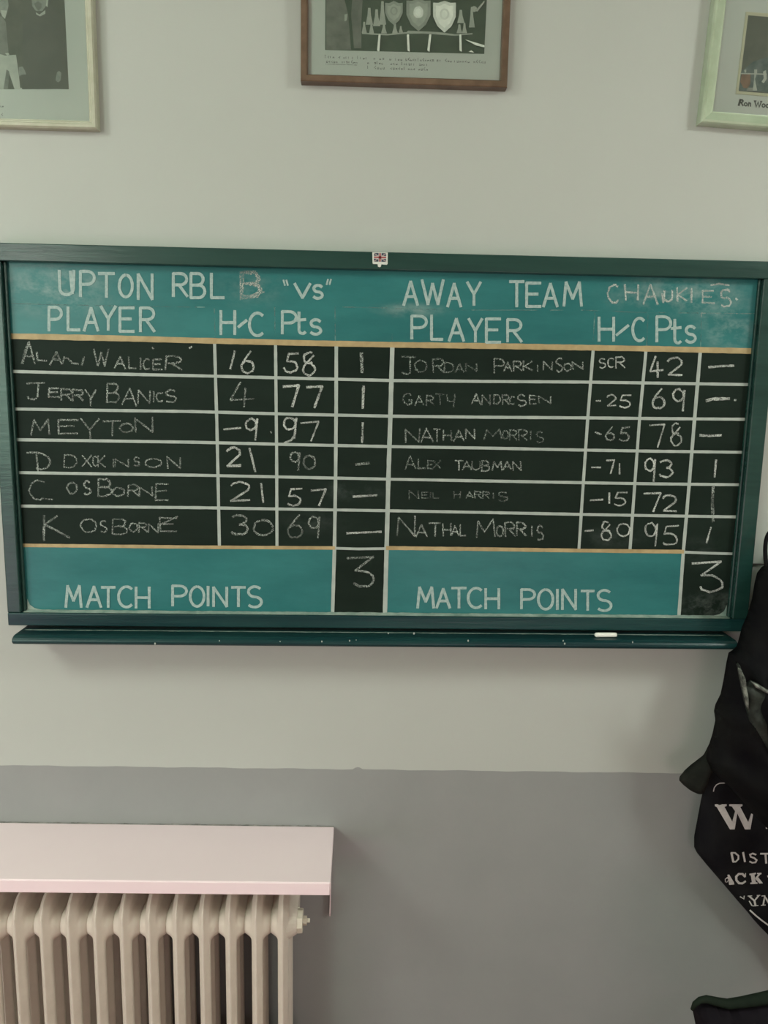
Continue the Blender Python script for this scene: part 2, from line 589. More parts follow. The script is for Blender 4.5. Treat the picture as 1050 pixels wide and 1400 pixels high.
def rule(name, path, w, mat, y):
    bm = bmesh.new()
    ribbon(bm, [P(a, b, y) for a, b in densify(path, 8)], w, 0.06)
    face_front(bm)
    me = bpy.data.meshes.new(name)
    bm.to_mesh(me)
    bm.free()
    return link_mesh(name, me, panel, [mat])


for k in (1, 2, 3, 4, 5):
    rule('grid_line', lineH[k], 0.0066, M['grid'], YP - .0003)
rule('grid_line', [(457, 749.5), (490, 750.5), (529, 750)], 0.0062, M['grid'], YP - .0003)
rule('grid_line', [(934, 754.8), (970, 756.3), (1008, 757.3)], 0.0062, M['grid'], YP - .0003)
for k, w in ((1, .0068), (2, .0068), (3, .0078), (4, .0098), (5, .0068), (6, .0068), (7, .0078)):
    rule('grid_line', lineV[k], w, M['grid'], YP - .00036)
rule('grid_line', [(1022, 560), (1014.5, 660), (1007.5, 755)], 0.0030, M['grid'], YP - .00036)
rule('gold_stripe', lineH['g0'], 0.0120, M['gold'], YP - .0005)
rule('gold_stripe', lineH['g1'], 0.0078, M['gold'], YP - .0005)
rule('gold_stripe', lineH['g2'], 0.0088, M['gold'], YP - .0005)
for pth in ([(293, 422), (294, 462)], [(375.5, 420), (376, 462)], [(458, 420), (458.5, 468)], [(458, 419.5), (530, 421)], [(795, 424), (870, 427), (955, 428)],
            [(886, 428), (884, 474)], [(813, 428), (811, 472)], [(959, 428), (958, 474)], [(537, 425), (536, 470)], [(540, 422), (640, 424), (770, 424)], [(16, 415), (140, 418), (280, 420)]):
    rule('faint_guide_line', pth, 0.0024, M['faintline'], YP - .0003)
rule('chalk_tick', [(959, 434), (959, 428), (985, 428.4)], 0.0018, M['chalk'], YP - .0005)
rule('chalk_tick', [(985, 428.4), (1034, 429)], 0.0016, M['chalk_faint'], YP - .0005)

# frame and ledge
bm = bmesh.new(); add_box(bm, fx0, fx1, YF, -0.004, iz1, fz1)
from_bm('top_rail', bm, board, [M['frame_green']], bevel=0.002)
bm = bmesh.new(); add_box(bm, fx0, fx1, YF, -0.004, fz0, iz0)
from_bm('bottom_rail', bm, board, [M['rail_green']], bevel=0.0025)
bm = bmesh.new(); add_box(bm, fx0, ix0, YF + .0004, -0.004, iz0, iz1)
from_bm('left_stile', bm, board, [M['frame_green']], bevel=0.0025)
bm = bmesh.new(); add_box(bm, ix1, fx1, YF + .0004, -0.004, iz0, iz1)
from_bm('right_stile', bm, board, [M['frame_green']], bevel=0.0025)
# slender bead inside the stiles
for x0, x1 in ((ix0, ix0 + .0065), (ix1 - .0055, ix1)):
    bm = bmesh.new(); add_box(bm, x0, x1, YP - .009, YP, iz0, iz1)
    from_bm('inner_bead', bm, board, [M['frame_green']], bevel=0.002)
# chalk dust caught along the lower inside edge and in its corners
bm = bmesh.new()
xs = np.linspace(ix0 + .004, ix1 - .004, 160)
zt = [iz0 + 0.0022 + 0.0012 * rng.random() for _ in xs]
for i in range(len(xs) - 1):
    a, b = xs[i], xs[i + 1]
    va = [bm.verts.new(q) for q in ((a, YP - .0008, zt[i]), (b, YP - .0008, zt[i + 1]), (b, YF + .003, iz0 + .0006), (a, YF + .003, iz0 + .0006))]
    bm.faces.new(va)
for cx, s in ((ix0 + .007, 1), (ix1 - .0062, -1)):
    va = [bm.verts.new((cx + s * a, YP - .0012, iz0 + b)) for a, b in ((0, 0.002), (.034, .002), (.016, .006), (.006, .014), (.001, .028))]
    bm.faces.new(va)
from_bm('chalk_dust', bm, board, [M['edge_chalk']])

ledge_x0, ledge_x1 = -0.752, 0.857
lz1, lz0 = CAMZ - 0.5475, CAMZ - 0.5665
prof = [(-0.004, lz1), (-0.084, lz1), (-0.090, lz1 - .001), (-0.0965, lz1 - .0045), (-0.100, lz1 - .009), (-0.0995, lz1 - .0135), (-0.096, lz0), (-0.004, lz0)]
bm = bmesh.new()
add_prism_x(bm, prof, ledge_x0, ledge_x1)
from_bm('chalk_ledge', bm, board, [M['rail_green']], bevel=0.003)
bm = bmesh.new()
xs = np.linspace(ledge_x0 + .01, ledge_x1 - .015, 140)
for i in range(len(xs) - 1):
    w0, w1 = .0035 + .003 * abs(math.sin(i * .37)) * rng.random(), .0035 + .003 * abs(math.sin((i + 1) * .37)) * rng.random()
    bm.faces.new([bm.verts.new(q) for q in ((xs[i], -.051, lz1 + .0004), (xs[i + 1], -.051, lz1 + .0004), (xs[i + 1], -.051 - w1, lz1 + .0004), (xs[i], -.051 - w0, lz1 + .0004))])
from_bm('chalk_dust', bm, board, [M['edge_chalk']])
for (px_, py_) in ((478, 876), (487, 875), (440, 877), (383, 877), (531, 866), (566, 866), (300, 876), (770, 876), (772, 880), (640, 876), (865, 878), (212, 880)):
    q = P(px_, py_, -.1005)
    r = .0010 + .0012 * rng.random()
    bm = bmesh.new()
    bm.faces.new([bm.verts.new((q[0] + r * math.cos(a), -.1006, q[2] + 1.4 * r * math.sin(a))) for a in np.linspace(0, 2 * math.pi, 7)[:-1]])
    from_bm('chalk_speck', bm, board, [M['grid']])

# ------------------------------------------------------------------ painted words
YL = YP - 0.0007
PW = 3.9
glyph_word('painted_word', panel, M['letter'], YL, PW, [('U', 81, 370, 101, 403), ('P', 110, 371, 129, 405), ('T', 135, 374, 156, 406), ('O', 163, 376, 181, 406), ('N', 189, 375, 208, 409)],
           extra=[[(96, 371), (99, 401)]])
glyph_word('painted_word', panel, M['letter'], YL, PW, [('R', 237, 374, 256, 405), ('B', 261, 374, 280, 407), ('L', 289, 374, 306, 407)])
glyph_word('painted_word', panel, M['letter'], YL, PW, [('V', 403, 388, 424, 407), ('s', 428, 390, 441, 408)])
glyph_word('quote_mark', panel, M['letter'], YL, 2.3, [], 0, .05, [[(387.5, 383), (389.5, 390)]])
glyph_word('quote_mark', panel, M['letter'], YL, 2.3, [], 0, .05, [[(391.5, 383), (393.5, 390)]])
glyph_word('quote_mark', panel, M['letter'], YL, 2.3, [], 0, .05, [[(448.5, 382), (446.5, 389)]])
glyph_word('quote_mark', panel, M['letter'], YL, 2.3, [], 0, .05, [[(452.5, 382), (450.5, 389)]])
glyph_word('painted_word', panel, M['letter'], YL, PW, [('A', 552, 385, 571, 417), ('W', 577, 383, 606, 416), ('A', 612, 388, 630, 419), ('Y', 639, 386, 657, 417)])
glyph_word('painted_word', panel, M['letter'], YL, PW, [('T', 697, 385, 716, 419), ('E', 720, 387, 739, 419), ('A', 743, 388, 762, 419), ('M', 771, 386, 795, 418)])
glyph_word('painted_word', panel, M['letter'], YL, PW, [('P', 67, 420, 84, 452), ('L', 93, 420, 109, 451), ('A', 115, 421, 134, 452), ('Y', 138, 419, 158, 451), ('E', 164, 421, 183, 453), ('R', 192, 421, 211, 453)])
glyph_word('painted_word', panel, M['letter'], YL, PW, [('H', 302, 425, 321, 457), ('/', 326, 438, 337, 447), ('C', 341, 428, 361, 459)])
glyph_word('painted_word', panel, M['letter'], YL, PW, [('P', 386, 426, 405, 456), ('t', 404, 427, 420, 456), ('s', 424, 437, 439, 457)])
glyph_word('painted_word', panel, M['letter'], YL, PW, [('P', 563, 432, 583, 463), ('L', 590, 431, 605, 464), ('A', 614, 436, 634, 466), ('Y', 641, 436, 659, 467), ('E', 665, 436, 684, 468), ('R', 694, 437, 713, 467)])
glyph_word('painted_word', panel, M['letter'], YL, PW, [('H', 819, 434, 839, 466), ('/', 843, 445, 859, 458), ('C', 865, 435, 882, 466)])
glyph_word('painted_word', panel, M['letter'], YL, PW, [('P', 898, 433, 917, 467), ('t', 918, 437, 933, 469), ('s', 937, 446, 951, 468)])
glyph_word('painted_word', panel, M['letter'], YL, PW, [('M', 90, 801, 111, 830), ('A', 119, 802, 138, 830), ('T', 139, 803, 157, 830), ('C', 162, 802, 182, 830), ('H', 186, 803, 204, 831)])
glyph_word('painted_word', panel, M['letter'], YL, PW, [('P', 236, 801, 255, 828), ('O', 260, 802, 279, 829), ('I', 282, 802, 287, 828), ('N', 292, 803, 310, 829), ('T', 317, 803, 335, 829), ('S', 338, 802, 358, 830)])
glyph_word('painted_word', panel, M['letter'], YL, PW, [('M', 571, 803, 593, 831), ('A', 597, 805, 615, 831), ('T', 618, 804, 637, 831), ('C', 640, 804, 660, 831), ('H', 664, 805, 682, 832)])
glyph_word('painted_word', panel, M['letter'], YL, PW, [('P', 713, 806, 731, 832), ('O', 736, 806, 756, 833), ('I', 760, 806, 764, 833), ('N', 769, 806, 787, 833), ('T', 795, 808, 812, 834), ('S', 816, 807, 836, 835)])

# ------------------------------------------------------------------ chalk writing
CH, CB, CF = M['chalk'], M['chalk_bold'], M['chalk_faint']


def chalk(name, letters, w=2.2, mat=None, jit=.045, extra=(), slant=0.0):
    return glyph_word(name, panel, mat or CH, YL, w, letters, jit, 0.22, extra, slant)


chalk('chalk_letter', [('B', 329, 372, 357, 407), ('B', 332, 373, 355, 404)], 2.8, CH, .05, [[(340, 405), (361, 399)]])
chalk('chalk_word', [('C', 831, 389, 847, 413), ('H', 855, 390, 872, 410), ('A', 880, 389, 899, 415), ('U', 908, 397, 919, 412), ('K', 926, 393, 939, 411), ('I', 941, 394, 950, 414),
                     ('E', 961, 398, 976, 414), ('S', 984, 396, 1000, 419)], 2.4, CB, .05, [[(972, 390), (983, 388), (997, 390)], [(1006, 408), (1008, 410)], [(905, 402), (907, 414)]])
# home players
chalk('chalk_word', [('A', 30, 468, 48, 497), ('L', 51, 482, 63, 493), ('A', 69, 481, 84, 498), ], 2.3, CH, .05, [[(85, 497), (88, 488.5), (93, 490), (99, 496.5), (107, 497.5)], [(115, 488), (112, 499)], [(30, 497), (34, 480), (39, 468)]])
chalk('chalk_word', [('W', 129, 477, 149, 501), ('A', 157, 487, 171, 504), ('L', 176, 488, 186, 503), ('I', 190, 489, 194, 505), ('C', 196, 491, 205, 505), ('E', 209, 491, 221, 505), ('R', 227, 487, 248, 506)], 2.1, CH, .05)
chalk('chalk_dot', [], 2.0, CB, 0, [[(259, 476), (262, 474)]])
chalk('chalk_dot', [], 2.0, CB, 0, [[(208, 475), (210, 477)]])
chalk('chalk_word', [('J', 36, 524, 62, 546), ('E', 67, 531, 81, 543), ('R', 84, 532, 98, 547), ('R', 100, 533, 114, 548), ('Y', 117, 533, 131, 555)], 2.2)
chalk('chalk_word', [('B', 146, 524, 163, 550), ('A', 167, 531, 187, 554), ('N', 189, 534, 205, 551), ('I', 208, 535, 212, 550), ('C', 214, 537, 223, 549), ('S', 226, 533, 241, 550)], 2.1)
chalk('chalk_word', [('M', 43, 574, 68, 594)], 2.3)
chalk('chalk_word', [('E', 79, 574, 106, 592), ('Y', 111, 573, 135, 600), ('T', 141, 576, 165, 596), ('O', 164, 579, 181, 591), ('N', 185, 571, 208, 591)], 2.3)
chalk('chalk_word', [], 2.4, None, .04, [[(37, 619), (47, 618.5), (57, 620), (66, 625), (69, 632), (65, 639), (57, 642), (49, 640)], [(50, 621), (52, 644)]])
chalk('chalk_word', [('D', 88, 622, 105, 639), ('X', 113, 623, 125, 638), ('C', 127, 624, 133, 637), ('K', 134, 623, 144, 638), ('I', 153, 628, 157, 638), ('N', 158, 628, 175, 638), ('S', 183, 625, 191, 637), ('O', 199, 627, 220, 639), ('N', 229, 625, 247, 640)], 1.9)
chalk('chalk_word', [('C', 40, 657, 63, 683)], 2.0, None, .03, [[(62, 682), (72, 683)]])
chalk('chalk_word', [('O', 92, 660, 105, 675), ('S', 114, 658, 124, 676), ('B', 134, 655, 153, 678), ('O', 154, 667, 170, 678), ('R', 175, 663, 190, 678), ('N', 191, 666, 208, 678), ('E', 213, 661, 230, 683)], 2.2)
chalk('chalk_word', [('K', 60, 705, 80, 726)], 2.8, None, .04, [[(60, 720), (60, 739)], [(80, 727), (95, 735)]])
chalk('chalk_word', [('O', 111, 709, 131, 728), ('S', 137, 712, 146, 728), ('B', 154, 710, 174, 730), ('O', 177, 715, 188, 727), ('R', 190, 715, 201, 727), ('N', 203, 716, 216, 728), ('E', 219, 708, 241, 727)], 2.0, None, .05, [[(222, 716), (243, 706)]])
# away players
chalk('chalk_word', [('J', 549, 488, 569, 512), ('O', 567, 493, 583, 508), ('R', 592, 491, 607, 509), ('D', 608, 496, 620, 509), ('A', 623, 498, 634, 509), ('N', 637, 497, 651, 508)], 2.0, CF)
chalk('chalk_word', [('P', 676, 491, 689, 510), ('A', 689, 495, 700, 507), ('R', 702, 494, 713, 507), ('K', 716, 494, 728, 506), ('I', 733, 498, 737, 507), ('N', 743, 494, 755, 506), ('S', 760, 490, 769, 508), ('O', 771, 497, 781, 507), ('N', 783, 495, 797, 505)], 1.9, CH)
chalk('chalk_word', [('G', 551, 538, 564, 553), ('A', 567, 541, 579, 554), ('R', 583, 541, 593, 554), ('T', 596, 539, 607, 553), ], 1.9, CF, .05, [[(611, 540), (612, 548), (620, 549)], [(622, 539), (620, 556)]])
chalk('chalk_word', [('A', 645, 538, 657, 553), ('N', 659, 540, 670, 553), ('D', 675, 540, 684, 552), ('R', 687, 540, 696, 553), ('C', 697, 542, 704, 553), ('S', 707, 540, 719, 555), ('E', 724, 541, 733, 552), ('N', 737, 542, 753, 551)], 1.9, CH)
chalk('chalk_word', [('N', 554, 587, 573, 605), ('A', 575, 586, 592, 604), ('T', 593, 587, 602, 604), ('H', 606, 588, 617, 602), ('A', 620, 588, 635, 603), ('N', 637, 587, 649, 600)], 2.0, CH)
chalk('chalk_word', [('M', 663, 587, 685, 600), ('O', 687, 589, 695, 600), ('R', 697, 588, 707, 602), ('R', 709, 588, 721, 602), ('I', 724, 590, 727, 601), ('S', 733, 590, 743, 605)], 1.9, CF)
chalk('chalk_word', [('A', 554, 624, 568, 641), ('L', 572, 628, 583, 640), ('E', 585, 630, 592, 641), ('X', 593, 630, 602, 640)], 2.0, CF)
chalk('chalk_word', [('T', 622, 630, 633, 643), ('A', 632, 631, 644, 642), ('U', 645, 631, 656, 642), ('B', 659, 630, 669, 644), ('M', 673, 631, 687, 643), ('A', 688, 631, 699, 642), ('N', 701, 631, 712, 643)], 1.9, CH)
chalk('chalk_word', [('N', 559, 671, 572, 682), ('E', 577, 673, 585, 681), ('I', 587, 673, 590, 681), ('L', 592, 674, 599, 681)], 1.7, CF)
chalk('chalk_word', [('H', 621, 672, 629, 681), ('A', 637, 673, 647, 681), ('R', 649, 672, 658, 681), ('R', 660, 672, 669, 681), ('I', 673, 674, 676, 681), ('S', 681, 673, 694, 685)], 1.8, CF)
chalk('chalk_word', [('N', 544, 706, 566, 733), ('A', 569, 718, 584, 734), ('T', 587, 716, 603, 733), ('H', 606, 716, 616, 732), ('A', 617, 718, 627, 732), ('L', 629, 717, 637, 732)], 2.1, CH, .06)
chalk('chalk_word', [('M', 651, 711, 676, 734), ('O', 679, 719, 688, 733), ('R', 691, 714, 704, 733), ('R', 706, 715, 719, 732), ('I', 725, 720, 729, 733), ('S', 734, 719, 743, 738)], 2.1, CH, .06)

NUM = [
    # H-C left
    ([('6', 330, 481, 347, 510)], [[(315, 504), (321, 480)]], CB, 2.6),
    ([('4', 315, 523, 347, 556)], [], CH, 2.3),
    ([('9', 336, 572, 353, 601)], [[(306, 587), (329, 585)]], CB, 2.6),
    ([('2', 310, 612, 329, 638)], [[(341, 613), (345, 628), (349, 645)], [(311, 637), (329, 636)]], CB, 2.8),
    ([('2', 315, 659, 342, 685)], [[(357, 661), (360, 687)]], CB, 2.6),
    ([('3', 318, 704, 339, 731), ('0', 347, 711, 373, 732)], [], CH, 2.8),
    # points left
    ([('5', 390, 483, 408, 509), ('8', 414, 482, 431, 513)], [[(388, 503), (390, 505)]], CB, 2.6),
    ([('7', 388, 527, 409, 556), ('7', 419, 528, 440, 557)], [], CB, 3.2),
    ([('9', 388, 571, 407, 600), ('7', 411, 577, 436, 603)], [[(404, 592), (398, 602), (389, 605)]], CB, 2.5),
    ([('9', 397, 618, 411, 643), ('0', 415, 623, 431, 641)], [], CH, 2.5),
    ([('5', 393, 668, 413, 691), ('7', 426, 669, 445, 691)], [], CB, 2.6),
    ([('6', 393, 705, 414, 735), ('9', 422, 706, 438, 736)], [], CH, 2.3),
    ([('Z', 475, 761, 511, 803)], [], CH, 3.0),
    # H-C right
    ([('S', 819, 490, 828, 503), ('C', 831, 490, 840, 502), ('R', 842, 488, 854, 503)], [], CB, 1.8),
    ([('2', 830, 540, 842, 555), ('5', 847, 540, 863, 557)], [[(815, 548), (821, 548)]], CB, 2.0),
    ([('6', 828, 584, 840, 602), ('5', 847, 584, 861, 603)], [[(814, 591), (822, 594)]], CH, 2.2),
    ([('7', 829, 629, 840, 648)], [[(809, 639), (821, 639)], [(847, 634), (847, 648)]], CB, 2.2),
    ([('5', 840, 673, 857, 691)], [[(807, 684), (824, 683)], [(833, 674), (833, 688)]], CB, 2.3),
    ([('8', 822, 713, 836, 739), ('0', 844, 716, 861, 733)], [[(800, 726), (811, 725)]], CB, 2.2),
    # points right
    ([('4', 889, 488, 906, 515), ('2', 913, 489, 933, 513)], [], CB, 2.6),
    ([('6', 892, 531, 909, 558), ('9', 920, 532, 937, 562)], [], CB, 2.7),
    ([('7', 888, 580, 909, 611), ('8', 917, 579, 932, 609)], [], CB, 2.2),
    ([('9', 882, 627, 897, 657), ('3', 903, 629, 920, 652)], [], CB, 2.6),
    ([('7', 880, 674, 903, 700), ('2', 906, 677, 925, 699)], [], CB, 2.6),
    ([('9', 882, 715, 900, 747), ('5', 906, 719, 928, 745)], [], CB, 2.3),
    ([('Z', 946, 768, 988, 809)], [], CB, 3.0),
]
for let, ext, mt, w in NUM:
    chalk('chalk_number', let, w, mt, .03, ext)
for pth, w, mt in (([(494, 483), (495, 509)], 4.2, CH), ([(497, 528), (496, 558)], 3.6, CB), ([(496, 578), (495, 605)], 2.6, CB), ([(979, 629), (978, 640), (977, 652)], 2.8, CB),
                   ([(975, 664), (974, 690), (975, 713)], 4.0, CH), ([(972, 721), (966, 742)], 2.6, CB)):
    chalk('chalk_tally', [], w, mt, 0, [pth])
for pth, w, mt in (([(487, 635), (505, 633)], 3.4, CH), ([(483, 679), (515, 677)], 3.2, CB), ([(474, 729), (521, 727)], 2.8, CB), ([(969, 502), (985, 500.5), (1003, 500)], 3.2, CB),
                   ([(966, 548), (974, 545.5), (997, 545)], 4.2, CB), ([(957, 595), (970, 596), (986, 595)], 3.2, CB)):
    chalk('chalk_dash', [], w, mt, 0, [pth])
chalk('chalk_dot', [], 2.2, CB, 0, [[(1004, 547), (1006, 547)]])
chalk('chalk_dot', [], 2.0, CB, 0, [[(370, 590), (371, 592)]])

# ================================================================== CHALK STICK
q0, q1 = P(815, 866, -0.073), P(842, 867.5, -0.073)
bm = bmesh.new()
r = 0.0052
zc = lz1 + r + .0005
add_tube(bm, [(q0[0] - .003, -.073, zc), (q0[0] - .001, -.073, zc), (q0[0], -.073, zc), (q1[0] - .002, -.072, zc), (q1[0] + .001, -.072, zc), (q1[0] + .002, -.072, zc)], [r * .55, r * .85, r, r * .97, r * .9, r * .6], 18)
o = from_bm('chalk_stick', bm, None, [M['chalk_stick']], smooth=True, loc=(q0[0], -.073, lz1))
tag(o, 'short white chalk stick lying on the green ledge under the scoreboard', 'chalk')

# ================================================================== FLAG BADGE
M['badge_white'] = mottled('badge_white', (0.62, 0.66, 0.60), (0.70, 0.72, 0.66), 90, 0.4)
M['flag_blue'] = mottled('flag_blue', (0.022, 0.035, 0.065), (0.03, 0.045, 0.08), 60, 0.4)
M['flag_red'] = mottled('flag_red', (0.30, 0.055, 0.06), (0.36, 0.07, 0.075), 60, 0.4)
M['flag_white'] = mottled('flag_white', (0.55, 0.55, 0.52), (0.62, 0.62, 0.58), 60, 0.4)
YBG = YF - 0.0015
a, b = P(509, 344.7, YBG), P(530, 361.5, YBG)
badge = thing('flag_badge', 'small white rimmed Union Flag badge stuck on the scoreboard top rail', 'badge', (a[0] * .5 + b[0] * .5, YF, b[2]))
x0, x1, z1, z0 = a[0], b[0], a[2], b[2]
bm = bmesh.new()
add_prism(bm, [(x0, z1), (x0 + .001, z0 + .001), (x0 + .003, z0), (x0 + .0115, z0), (x0 + .0125, z0 - .005), (x0 + .016, z0 - .006), (x0 + .0185, z0 - .005), (x0 + .0195, z0), (x1 - .002, z0 - .001), (x1, z0 + .001), (x1, z1)], YBG, YF - .0001)
from_bm('badge_plate', bm, badge, [M['badge_white']], bevel=.0006)
hx0, hx1, hz0, hz1 = x0 + .0035, x1 - .0035, z0 + .005, z1 - .0015
bm = bmesh.new()
add_prism(bm, [(hx0, hz0), (hx1, hz0), (hx1, hz1), (hx0, hz1)], YBG - .0004, YBG - .00005, 0)
cx, cz = (hx0 + hx1) / 2, (hz0 + hz1) / 2
W_, H_ = hx1 - hx0, hz1 - hz0


def bar(p, q, w, y, mi):
    d = np.array([q[0] - p[0], q[1] - p[1]]); d = d / np.linalg.norm(d); n_ = np.array([-d[1], d[0]]) * w / 2
    pts = [(p[0] + n_[0], p[1] + n_[1]), (p[0] - n_[0], p[1] - n_[1]), (q[0] - n_[0], q[1] - n_[1]), (q[0] + n_[0], q[1] + n_[1])]
    add_prism(bm, [(min(max(u, hx0), hx1), min(max(v, hz0), hz1)) for u, v in pts], y, y + .00008, mi)


for p, q in (((hx0, hz0), (hx1, hz1)), ((hx0, hz1), (hx1, hz0))):
    bar(p, q, .0032, YBG - .0005, 1)
    bar(p, q, .0011, YBG - .0006, 2)
bar((cx, hz0), (cx, hz1), .0062, YBG - .0007, 1)
bar((hx0, cz), (hx1, cz), .0058, YBG - .0007, 1)
bar((cx, hz0), (cx, hz1), .0034, YBG - .0008, 2)
bar((hx0, cz), (hx1, cz), .0032, YBG - .0008, 2)
from_bm('flag_emblem', bm, badge, [M['flag_blue'], M['flag_white'], M['flag_red']])

# ================================================================== PICTURES
M['frame_cream'] = mottled('cream_wood_frame', (0.42, 0.43, 0.32), (0.50, 0.51, 0.40), 30, 0.5, stretch=(1, 1, 1))
M['frame_brown'] = mottled('brown_wood_frame', (0.105, 0.066, 0.040), (0.165, 0.105, 0.066), 25, 0.4, 0.15, 120)
M['frame_silver'] = mottled('pale_green_silver_frame', (0.45, 0.54, 0.39), (0.54, 0.63, 0.48), 16, 0.25, metal=0.35)
M['mat_paper'] = mottled('white_mount', (0.66, 0.735, 0.665), (0.71, 0.775, 0.70), 8, 0.8)
M['ink'] = mottled('printed_ink', (0.10, 0.115, 0.10), (0.14, 0.15, 0.13), 50, 0.8)
M['ink_soft'] = sparse('typewriter_ink', (0.10, 0.12, 0.10), 500, 0.30, 0.55, big=60, lo=0.5)
M['ph_dark'] = mottled('print_dark', (0.095, 0.115, 0.085), (0.15, 0.165, 0.125), 22, 0.6, detail=6)  # print darks raised to grey-green, part of the glass haze put into the tones
M['ph_suit'] = mottled('print_suit', (0.105, 0.12, 0.095), (0.135, 0.15, 0.12), 18, 0.6, detail=6)
M['ph_mid'] = mottled('print_mid', (0.17, 0.20, 0.165), (0.26, 0.29, 0.24), 45, 0.6, detail=6)
M['ph_silver'] = mottled('print_silver', (0.39, 0.45, 0.38), (0.46, 0.52, 0.45), 70, 0.6)
M['ph_light'] = mottled('print_light', (0.48, 0.55, 0.47), (0.58, 0.64, 0.55), 60, 0.6, detail=6)
M['ph_deep'] = mottled('print_deep', (0.055, 0.095, 0.060), (0.10, 0.15, 0.10), 25, 0.6, detail=6)
M['ph_skin'] = mottled('print_face', (0.26, 0.31, 0.26), (0.36, 0.40, 0.34), 90, 0.6, detail=5)
M['ph_brown'] = mottled('print_brown', (0.20, 0.13, 0.08), (0.30, 0.19, 0.12), 60, 0.6)
M['ph_teal'] = mottled('print_bluegreen', (0.07, 0.12, 0.11), (0.17, 0.22, 0.20), 50, 0.6, detail=6)
m, nt, b_ = new_mat('picture_glass')
out = nt.nodes['Material Output']
tr = nt.nodes.new('ShaderNodeBsdfTransparent')
gl = nt.nodes.new('ShaderNodeBsdfGlossy')
gl.inputs['Roughness'].default_value = 0.03
fr = nt.nodes.new('ShaderNodeFresnel')
fr.inputs['IOR'].default_value = 1.5
mx = nt.nodes.new('ShaderNodeMixShader')
nt.links.new(fr.outputs[0], mx.inputs[0])
nt.links.new(tr.outputs[0], mx.inputs[1])
nt.links.new(gl.outputs[0], mx.inputs[2])
nt.links.new(mx.outputs[0], out.inputs['Surface'])
M['glass'] = m


def moulding(name, parent, mat, x0, x1, z0, z1, prof):
    """prof: list of (inset, y) from the outer back edge to the inner back edge, mitred round a rectangle."""
    bm = bmesh.new()
    rings = []
    for ins, y in prof:
        rings.append([bm.verts.new(q) for q in ((x0 + ins, y, z0 + ins), (x1 - ins, y, z0 + ins), (x1 - ins, y, z1 - ins), (x0 + ins, y, z1 - ins))])
    n = len(rings)
    for i in range(n):
        a, b = rings[i], rings[(i + 1) % n]
        for k in range(4):
            bm.faces.new((a[k], a[(k + 1) % 4], b[(k + 1) % 4], b[k]))
    return from_bm(name, bm, parent, [mat])


def flat(name, parent, pts, y, mat, th=.0002):
    bm = bmesh.new()
    add_prism(bm, pts, y, y + th)
    return from_bm(name, bm, parent, [mat])


def flats(name, parent, shapes, y, mats):
    """A printed image: several flat patches of ink in one mesh; shapes = (pixel outline, material index)."""
    bm = bmesh.new()
    for i, (pts, mi) in enumerate(shapes):
        w = [P(a, b, y) for a, b in pts]
        yy = y - .00012 * (i + 1)
        add_prism(bm, [(q[0], q[2]) for q in w], yy, yy + .0001, mi)
    return from_bm(name, bm, parent, mats)


def rect(x0, x1, z0, z1):
    return [(x0, z0), (x1, z0), (x1, z1), (x0, z1)]


def oval(cx, cy, rx, ry, n=16):
    return [(cx + rx * math.cos(2 * math.pi * i / n), cy + ry * math.sin(2 * math.pi * i / n)) for i in range(n)]


def scribble(name, parent, lines, y, w, mat):
    """Rows of small typed characters too small to read."""
    bm = bmesh.new()
    for (x0, y0, x1, y1, words, h) in lines:
        for (u0, u1) in words:
            a0, a1 = x0 + (x1 - x0) * u0, x0 + (x1 - x0) * u1
            n = max(1, int((a1 - a0) / 3.2))
            for i in range(n):
                cx = a0 + (i + .4) * (a1 - a0) / n
                cy = y0 + (y1 - y0) * (cx - x0) / (x1 - x0 + 1e-6)
                hh = h * random.choice((.6, .6, .6, 1.0))
                k = random.randint(0, 3)
                if k == 0:
                    st = [(cx, cy), (cx, cy - hh)]
                elif k == 1:
                    st = [(cx, cy - hh * .6), (cx, cy), (cx + 1.6, cy), (cx + 1.6, cy - hh * .6)]
                elif k == 2:
                    st = [(cx + 1.6, cy - hh), (cx, cy - hh * .5), (cx + 1.6, cy)]
                else:
                    st = [(cx, cy), (cx, cy - hh * .6), (cx + 1.5, cy - hh * .55), (cx + 1.5, cy)]
                ribbon(bm, [P(a, b, y) for a, b in st], w)
    face_front(bm)
    me = bpy.data.meshes.new(name)
    bm.to_mesh(me)
    bm.free()
    return link_mesh(name, me, parent, [mat])


# --- left picture: cream frame, team photograph
YT = -0.022
x1 = -0.5500; z0 = CAMZ + 0.5170; x0 = x1 - 0.50; z1 = z0 + 0.40
pic = thing('picture_frame', 'cream framed photograph of men in dark jackets, left of the three wall pictures', 'picture', ((x0 + x1) / 2, 0, z0), 'framed photographs above the scoreboard')
moulding('frame', pic, M['frame_cream'], x0, x1, z0, z1, [(0, -.0005), (0, -.018), (.003, YT), (.008, YT), (.0105, -.0195), (.0125, -.0195), (.015, -.0165), (.0165, -.0165), (.0165, -.0005)])
flat('mount', pic, rect(x0 + .010, x1 - .010, z0 + .010, z1 - .010), -.008, M['mat_paper'], .003)
pr = P(94, 122, -.0085)
tl = P(88, 0, -.0085)
pa = [(x0 + .05, pr[2]), (pr[0], pr[2]), (pr[0] + (tl[0] - pr[0]) * 1.6, z1 - .045), (x0 + .05, z1 - .045)]
ph = flat('photograph', pic, pa, -.0085, M['ph_dark'])
PM = [M['ph_dark'], M['ph_mid'], M['ph_light'], M['ph_skin']]
